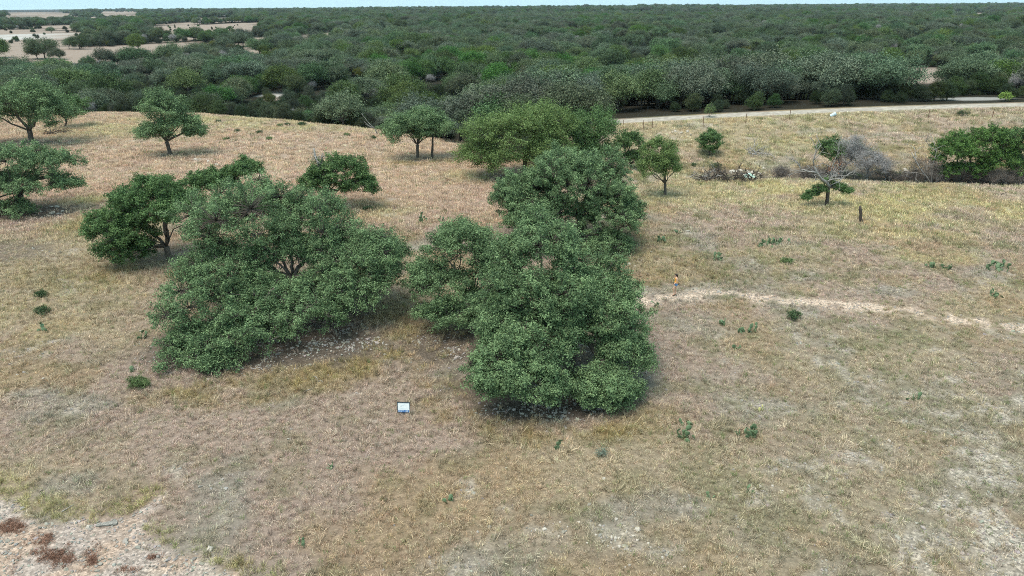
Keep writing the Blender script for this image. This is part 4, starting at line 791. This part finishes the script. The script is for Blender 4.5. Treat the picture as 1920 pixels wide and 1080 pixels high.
# ------------------------------------------------------------------ pale blue drum on the bank
b = at(1557, 219); mb = MB(); a_ = [(0, 0, 0), (0, 0, .03), (0, 0, .28), (0, 0, .31), (0, 0, .34), (0, 0, .58), (0, 0, .61), (0, 0, .64), (0, 0, .85), (0, 0, .88)]
mb.tube(a_, [.27, .29, .29, .31, .29, .29, .31, .29, .29, .26], 14)
drum = tag(link('drum', None, loc=(b.x, b.y, b.z + .08), rot=(.5, .9, .3)), 'pale blue drum tipped over on the bank below the road', 'drum')
link('body', mb.mesh('body', [plain('blue_plastic', (.50, .62, .68), .5, .08)], False), drum); mb = MB(); mb.tube([(.12, 0, .88), (.12, 0, .92)], [.05, .05], 8); link('cap', mb.mesh('cap', [plain('cap', (.1, .12, .15), .5)]), drum)

# tarp crumpled on the rubble
b = at(1405, 335); n = 12; V = []
for i in range(n):
    for j in range(n): V.append(((i / 11 - .5) * 1.7, (j / 11 - .5) * 1.0, .25 + .5 * math.exp(-((i - 5) ** 2 + (j - 6) ** 2) / 14) + .12 * rr.random()))
V += [(x_, y_, z_ - .02) for x_, y_, z_ in V]; Q = [(i * n + j, (i + 1) * n + j, (i + 1) * n + j + 1, i * n + j + 1) for i in range(n - 1) for j in range(n - 1)]; Q += [tuple(q + n * n for q in f[::-1]) for f in Q]
tag(link('tarp', mesh_np('tarp', V, None, Q, [plain('tarp', (.36, .52, .45), .6, .35, 3)]), loc=(b.x, b.y, b.z - .1)), 'crumpled pale green tarp on the rubble in the gully', 'tarp')

# weathered plank by the gravel
A, B = at(181, 986), at(220, 983); mb = MB(); d = B - A; M = Matrix.Rotation(math.atan2(d.y, d.x), 4, 'Z')
mb.box((0, 0, .05), (d.length, .16, .05), M); mb.box(tuple(M @ Vector((.1, .12, .04))), (d.length * .6, .08, .04), M @ Matrix.Rotation(.12, 4, 'Z'))
tag(link('weathered_plank', mb.mesh('weathered_plank', [plain('old_wood', (.22, .21, .19), .9, .5, 14, .5)]), loc=(A + B) / 2), 'splintered weathered plank at the corner of the gravel', 'plank')

# rust brown dry weeds on the gravel
xs, ys = [], []
for px, py, rx_w, ry_w, n in [(110, 1045, 1.0, .55, 260), (20, 990, .45, .4, 120), (80, 1010, .4, .3, 60), (170, 1050, .5, .3, 90), (290, 1045, .3, .15, 24), (235, 1072, .3, .2, 30)]:
    c_ = xy(px, py); xs.append(rng.normal(c_[0], rx_w * .75, n)); ys.append(rng.normal(c_[1], ry_w * .55, n))
x = np.concatenate(xs); y = np.concatenate(ys); k = fbm(x / .35, y / .35, 151, 2) > .52; x, y = x[k], y[k]; n = len(x)
scatter('rusty_weeds', 'rust brown withered weeds in patches on the gravel corner', 'weeds', [proto('weed', tuft_mesh(60 + k_, 24, .12, .20, .014, .7)) for k_ in range(3)], np.stack([x, y, ground_z(x, y)], 1), np.stack([x * 0, x * 0, rng.uniform(0, 6.28, n)], 1), np.repeat(rng.uniform(.5, 1.0, (n, 1)), 3, 1), rng.integers(0, 3, n), np.clip(C_(.22, .125, .09)[None] * rng.uniform(.6, 1.5, (n, 1)), 0, 1))

# ------------------------------------------------------------------ lot sign
def text_mesh(txt, size, mat, name):
    cu = bpy.data.curves.new(name, 'FONT'); cu.body = txt; cu.size = size; cu.extrude = .002; cu.align_x = 'CENTER'; cu.align_y = 'CENTER'; cu.resolution_u = 2
    tmp = bpy.data.objects.new('tmp', cu); me = bpy.data.meshes.new_from_object(tmp); bpy.data.objects.remove(tmp); me.name = name; me.materials.clear(); me.materials.append(mat); return me
b = at(757, 779); S = tag(link('lot_sign', None, loc=(b.x, b.y, b.z - .2), rot=(math.radians(-8), 0, math.radians(-3))), 'small white lot sign with a blue lower band on a dark stake', 'sign')
M_WHT = plain('sign_white', (.80, .83, .84), .35, .02); M_BLU = plain('sign_blue', (.06, .17, .42), .4, .08); M_NAVY = plain('sign_frame', (.03, .045, .06), .5, .1); M_LBL = plain('sign_light_blue', (.62, .78, .90), .4, .03); M_GRY = plain('sign_grey', (.55, .62, .66), .5, .03)
def box_part(name, c, d, mat): mb = MB(); mb.box(c, d); return link(name, mb.mesh(name, [mat]), S)
box_part('stake', (0, .03, .13), (.05, .04, .56), M_NAVY)
fr_ = []
for c, d in [((0, 0, .355), (.66, .04, .03)), ((0, 0, .895), (.66, .04, .03)), ((-.315, 0, .625), (.03, .04, .51)), ((.315, 0, .625), (.03, .04, .51))]: box_part('frame_bar', c, d, M_NAVY)
box_part('board', (0, .0, .625), (.60, .012, .51), M_WHT); box_part('blue_band', (0, -.010, .43), (.54, .006, .115), M_BLU)
link('lettering', text_mesh('LOT 158', .125, M_LBL, 'lettering'), S, (0, -.016, .43), (math.pi / 2, 0, 0))
mb = MB(); mb.tube([(-.16, -.010, .66), (-.06, -.010, .78), (-.02, -.010, .73)], .008, 4); mb.tube([(-.04, -.010, .75), (.03, -.010, .81), (.15, -.010, .67)], .008, 4); link('roof_emblem', mb.mesh('roof_emblem', [M_GRY]), S)
mb = MB()
for k_ in range(7): mb.box((-.18 + k_ * .06, -.009, .56), (.035, .005, .035))
link('name_line', mb.mesh('name_line', [M_GRY]), S)

# ------------------------------------------------------------------ walking person
def skin_obj(name, J, E, mat, parent, root=0, sub=2):
    me = bpy.data.meshes.new(name); me.from_pydata([Vector(j[:3]) for j in J], E, []); o = link(name, me, parent); md = o.modifiers.new('skin', 'SKIN')
    md.use_smooth_shade = True
    for i, j in enumerate(J): sv = me.skin_vertices[0].data[i]; r0 = j[3]; sv.radius = r0 if hasattr(r0, '__len__') else (r0, r0); sv.use_root = (i == root)
    ss = o.modifiers.new('smooth', 'SUBSURF'); ss.levels = sub; ss.render_levels = sub; me.materials.append(mat); return o
SKIN = plain('skin', (.58, .36, .26), .6, .06); HAIR = plain('dark_hair', (.02, .015, .013), .5, .3, 30); TOP = plain('yellow_top', (.80, .40, .07), .85, .1, 20); DENIM = plain('denim', (.10, .22, .42), .9, .2, 25); SHOE = plain('sandal', (.10, .07, .05), .8, .2); PHONE = plain('phone', (.015, .015, .02), .3, .1)
b = at(1266, 553.5); W = tag(link('person', None, loc=b, rot=(0, 0, math.radians(4))), 'person with long dark hair, yellow top and denim shorts walking left on the trail', 'person')
J = []; E = []
def jn(f, s, z, r, p=None):
    J.append((-f, s, z, r)); i = len(J) - 1
    if p is not None: E.append((p, i))
    return i
pel = jn(0, 0, .90, (.14, .11)); sp1 = jn(.015, 0, 1.06, (.115, .09), pel); ch = jn(.03, 0, 1.25, (.145, .105), sp1); nb = jn(.04, 0, 1.375, (.09, .07), ch); nk = jn(.06, 0, 1.43, .05, nb)
hd = jn(.085, 0, 1.53, (.078, .092), nk); ht = jn(.08, 0, 1.60, (.065, .075), hd); nose = jn(.175, 0, 1.515, .014, hd)
def leg(s, kn, an, heel, toe):
    h = jn(0.0, s, .84, .088, pel); k_ = jn(*kn[:1], s, kn[1], .056, h); c_ = jn((kn[0] * .65 + an[0] * .35) - .02, s, kn[1] * .65 + an[1] * .35, .050, k_); a_ = jn(an[0], s, an[1], .034, c_); he = jn(heel[0], s, heel[1], .032, a_); t_ = jn(toe[0], s, toe[1], .026, a_); return a_
leg(-.085, (.24, .54), (.10, .13), (.06, .09), (.24, .035)); leg(.085, (.0, .47), (-.06, .085), (-.09, .04), (.10, .03))
def arm(s, el, wr, hand):
    sh = jn(.03, s * .15, 1.345, .055, nb); e_ = jn(el[0], s * .20, el[1], .038, sh); w_ = jn(wr[0], s * .17, wr[1], .026, e_); pl_ = jn(hand[0], s * .165, hand[1], (.034, .018), w_)
    d = Vector((hand[0] - wr[0], 0, hand[1] - wr[1])).normalized()
    for q in range(4):
        off = (q - 1.5) * .018; L = [.055, .068, .064, .05][q]
        a1 = jn(hand[0] + d.x * .05, s * .165 + off, hand[1] + d.z * .05, .0085, pl_); jn(hand[0] + d.x * (.05 + L * .6) + .012, s * .165 + off, hand[1] + d.z * (.05 + L * .6) - .01, .0075, a1)
    t1 = jn(hand[0] + .035, s * .14, hand[1] + .01, .010, pl_); jn(hand[0] + .06, s * .138, hand[1] - .012, .0085, t1)
arm(-1, (.02, 1.10), (.17, .97), (.235, .935)); arm(1, (-.05, 1.10), (.06, .89), (.09, .82))
body = skin_obj('body', J, E, SKIN, W)
skin_obj('hair', [(-.11, 0, 1.60, (.075, .07)), (-.06, 0, 1.62, (.085, .085)), (.0, 0, 1.53, (.07, .085)), (.02, 0, 1.40, (.05, .08)), (.03, 0, 1.26, (.035, .065))], [(0, 1), (1, 2), (2, 3), (3, 4)], HAIR, W, 1)
skin_obj('top', [(-.01, 0, 1.02, (.135, .11)), (-.02, 0, 1.10, (.130, .105)), (-.035, 0, 1.26, (.16, .12)), (-.042, 0, 1.36, (.10, .085)), (-.03, -.13, 1.345, .066), (-.03, .13, 1.345, .066)], [(0, 1), (1, 2), (2, 3), (3, 4), (3, 5)], TOP, W, 1)
skin_obj('shorts', [(0, 0, 1.0, (.14, .11)), (0, 0, .90, (.158, .128)), (-.03, -.09, .80, .105), (-.075, -.09, .73, .100), (0, .09, .80, .105), (0, .09, .71, .098)], [(0, 1), (1, 2), (2, 3), (1, 4), (4, 5)], DENIM, W, 1)
for (hx, hz), (tx, tz), s_ in [((.05, .05), (.25, .012), -.085), ((-.09, .012), (.12, .008), .085)]:
    skin_obj('sandal', [(-hx, s_, hz, (.04, .012)), (-(hx + tx) / 2, s_, (hz + tz) / 2, (.04, .012)), (-tx, s_, tz, (.042, .012))], [(0, 1), (1, 2)], SHOE, W, 1, 1)
for s_ in (-.03, .03):
    me = stone_mesh(3, PHONE, 1, 'eye'); link('eye', me, W, (-.158, s_, 1.535), None, .009)
mb = MB(); mb.tube([(-.163, -.02, 1.478), (-.168, 0, 1.476), (-.163, .02, 1.478)], .005, 4); link('mouth', mb.mesh('mouth', [plain('lips', (.35, .12, .1))]), W)
mb = MB(); mb.box((-.285, -.165, .93), (.012, .07, .145), Matrix.Rotation(.5, 4, 'Y')); ph = link('phone', mb.mesh('phone', [PHONE])); ph.matrix_world = W.matrix_basis.copy(); tag(ph, 'small black phone held by the walking person', 'phone')

# ------------------------------------------------------------------ air
mb = MB(); mb.box((0, 7000, 5), (26000, 18000, 110)); hz = bpy.data.materials.new('haze'); hz.use_nodes = True; hz.node_tree.nodes.clear()
ho = hz.node_tree.nodes.new('ShaderNodeOutputMaterial'); pv = hz.node_tree.nodes.new('ShaderNodeVolumePrincipled'); pv.inputs['Color'].default_value = (.72, .86, 1.0, 1); pv.inputs['Density'].default_value = 0.000045; pv.inputs['Anisotropy'].default_value = 0.2
hz.node_tree.links.new(pv.outputs['Volume'], ho.inputs['Volume'])
tag(link('haze', mb.mesh('haze', [hz])), kind='stuff')
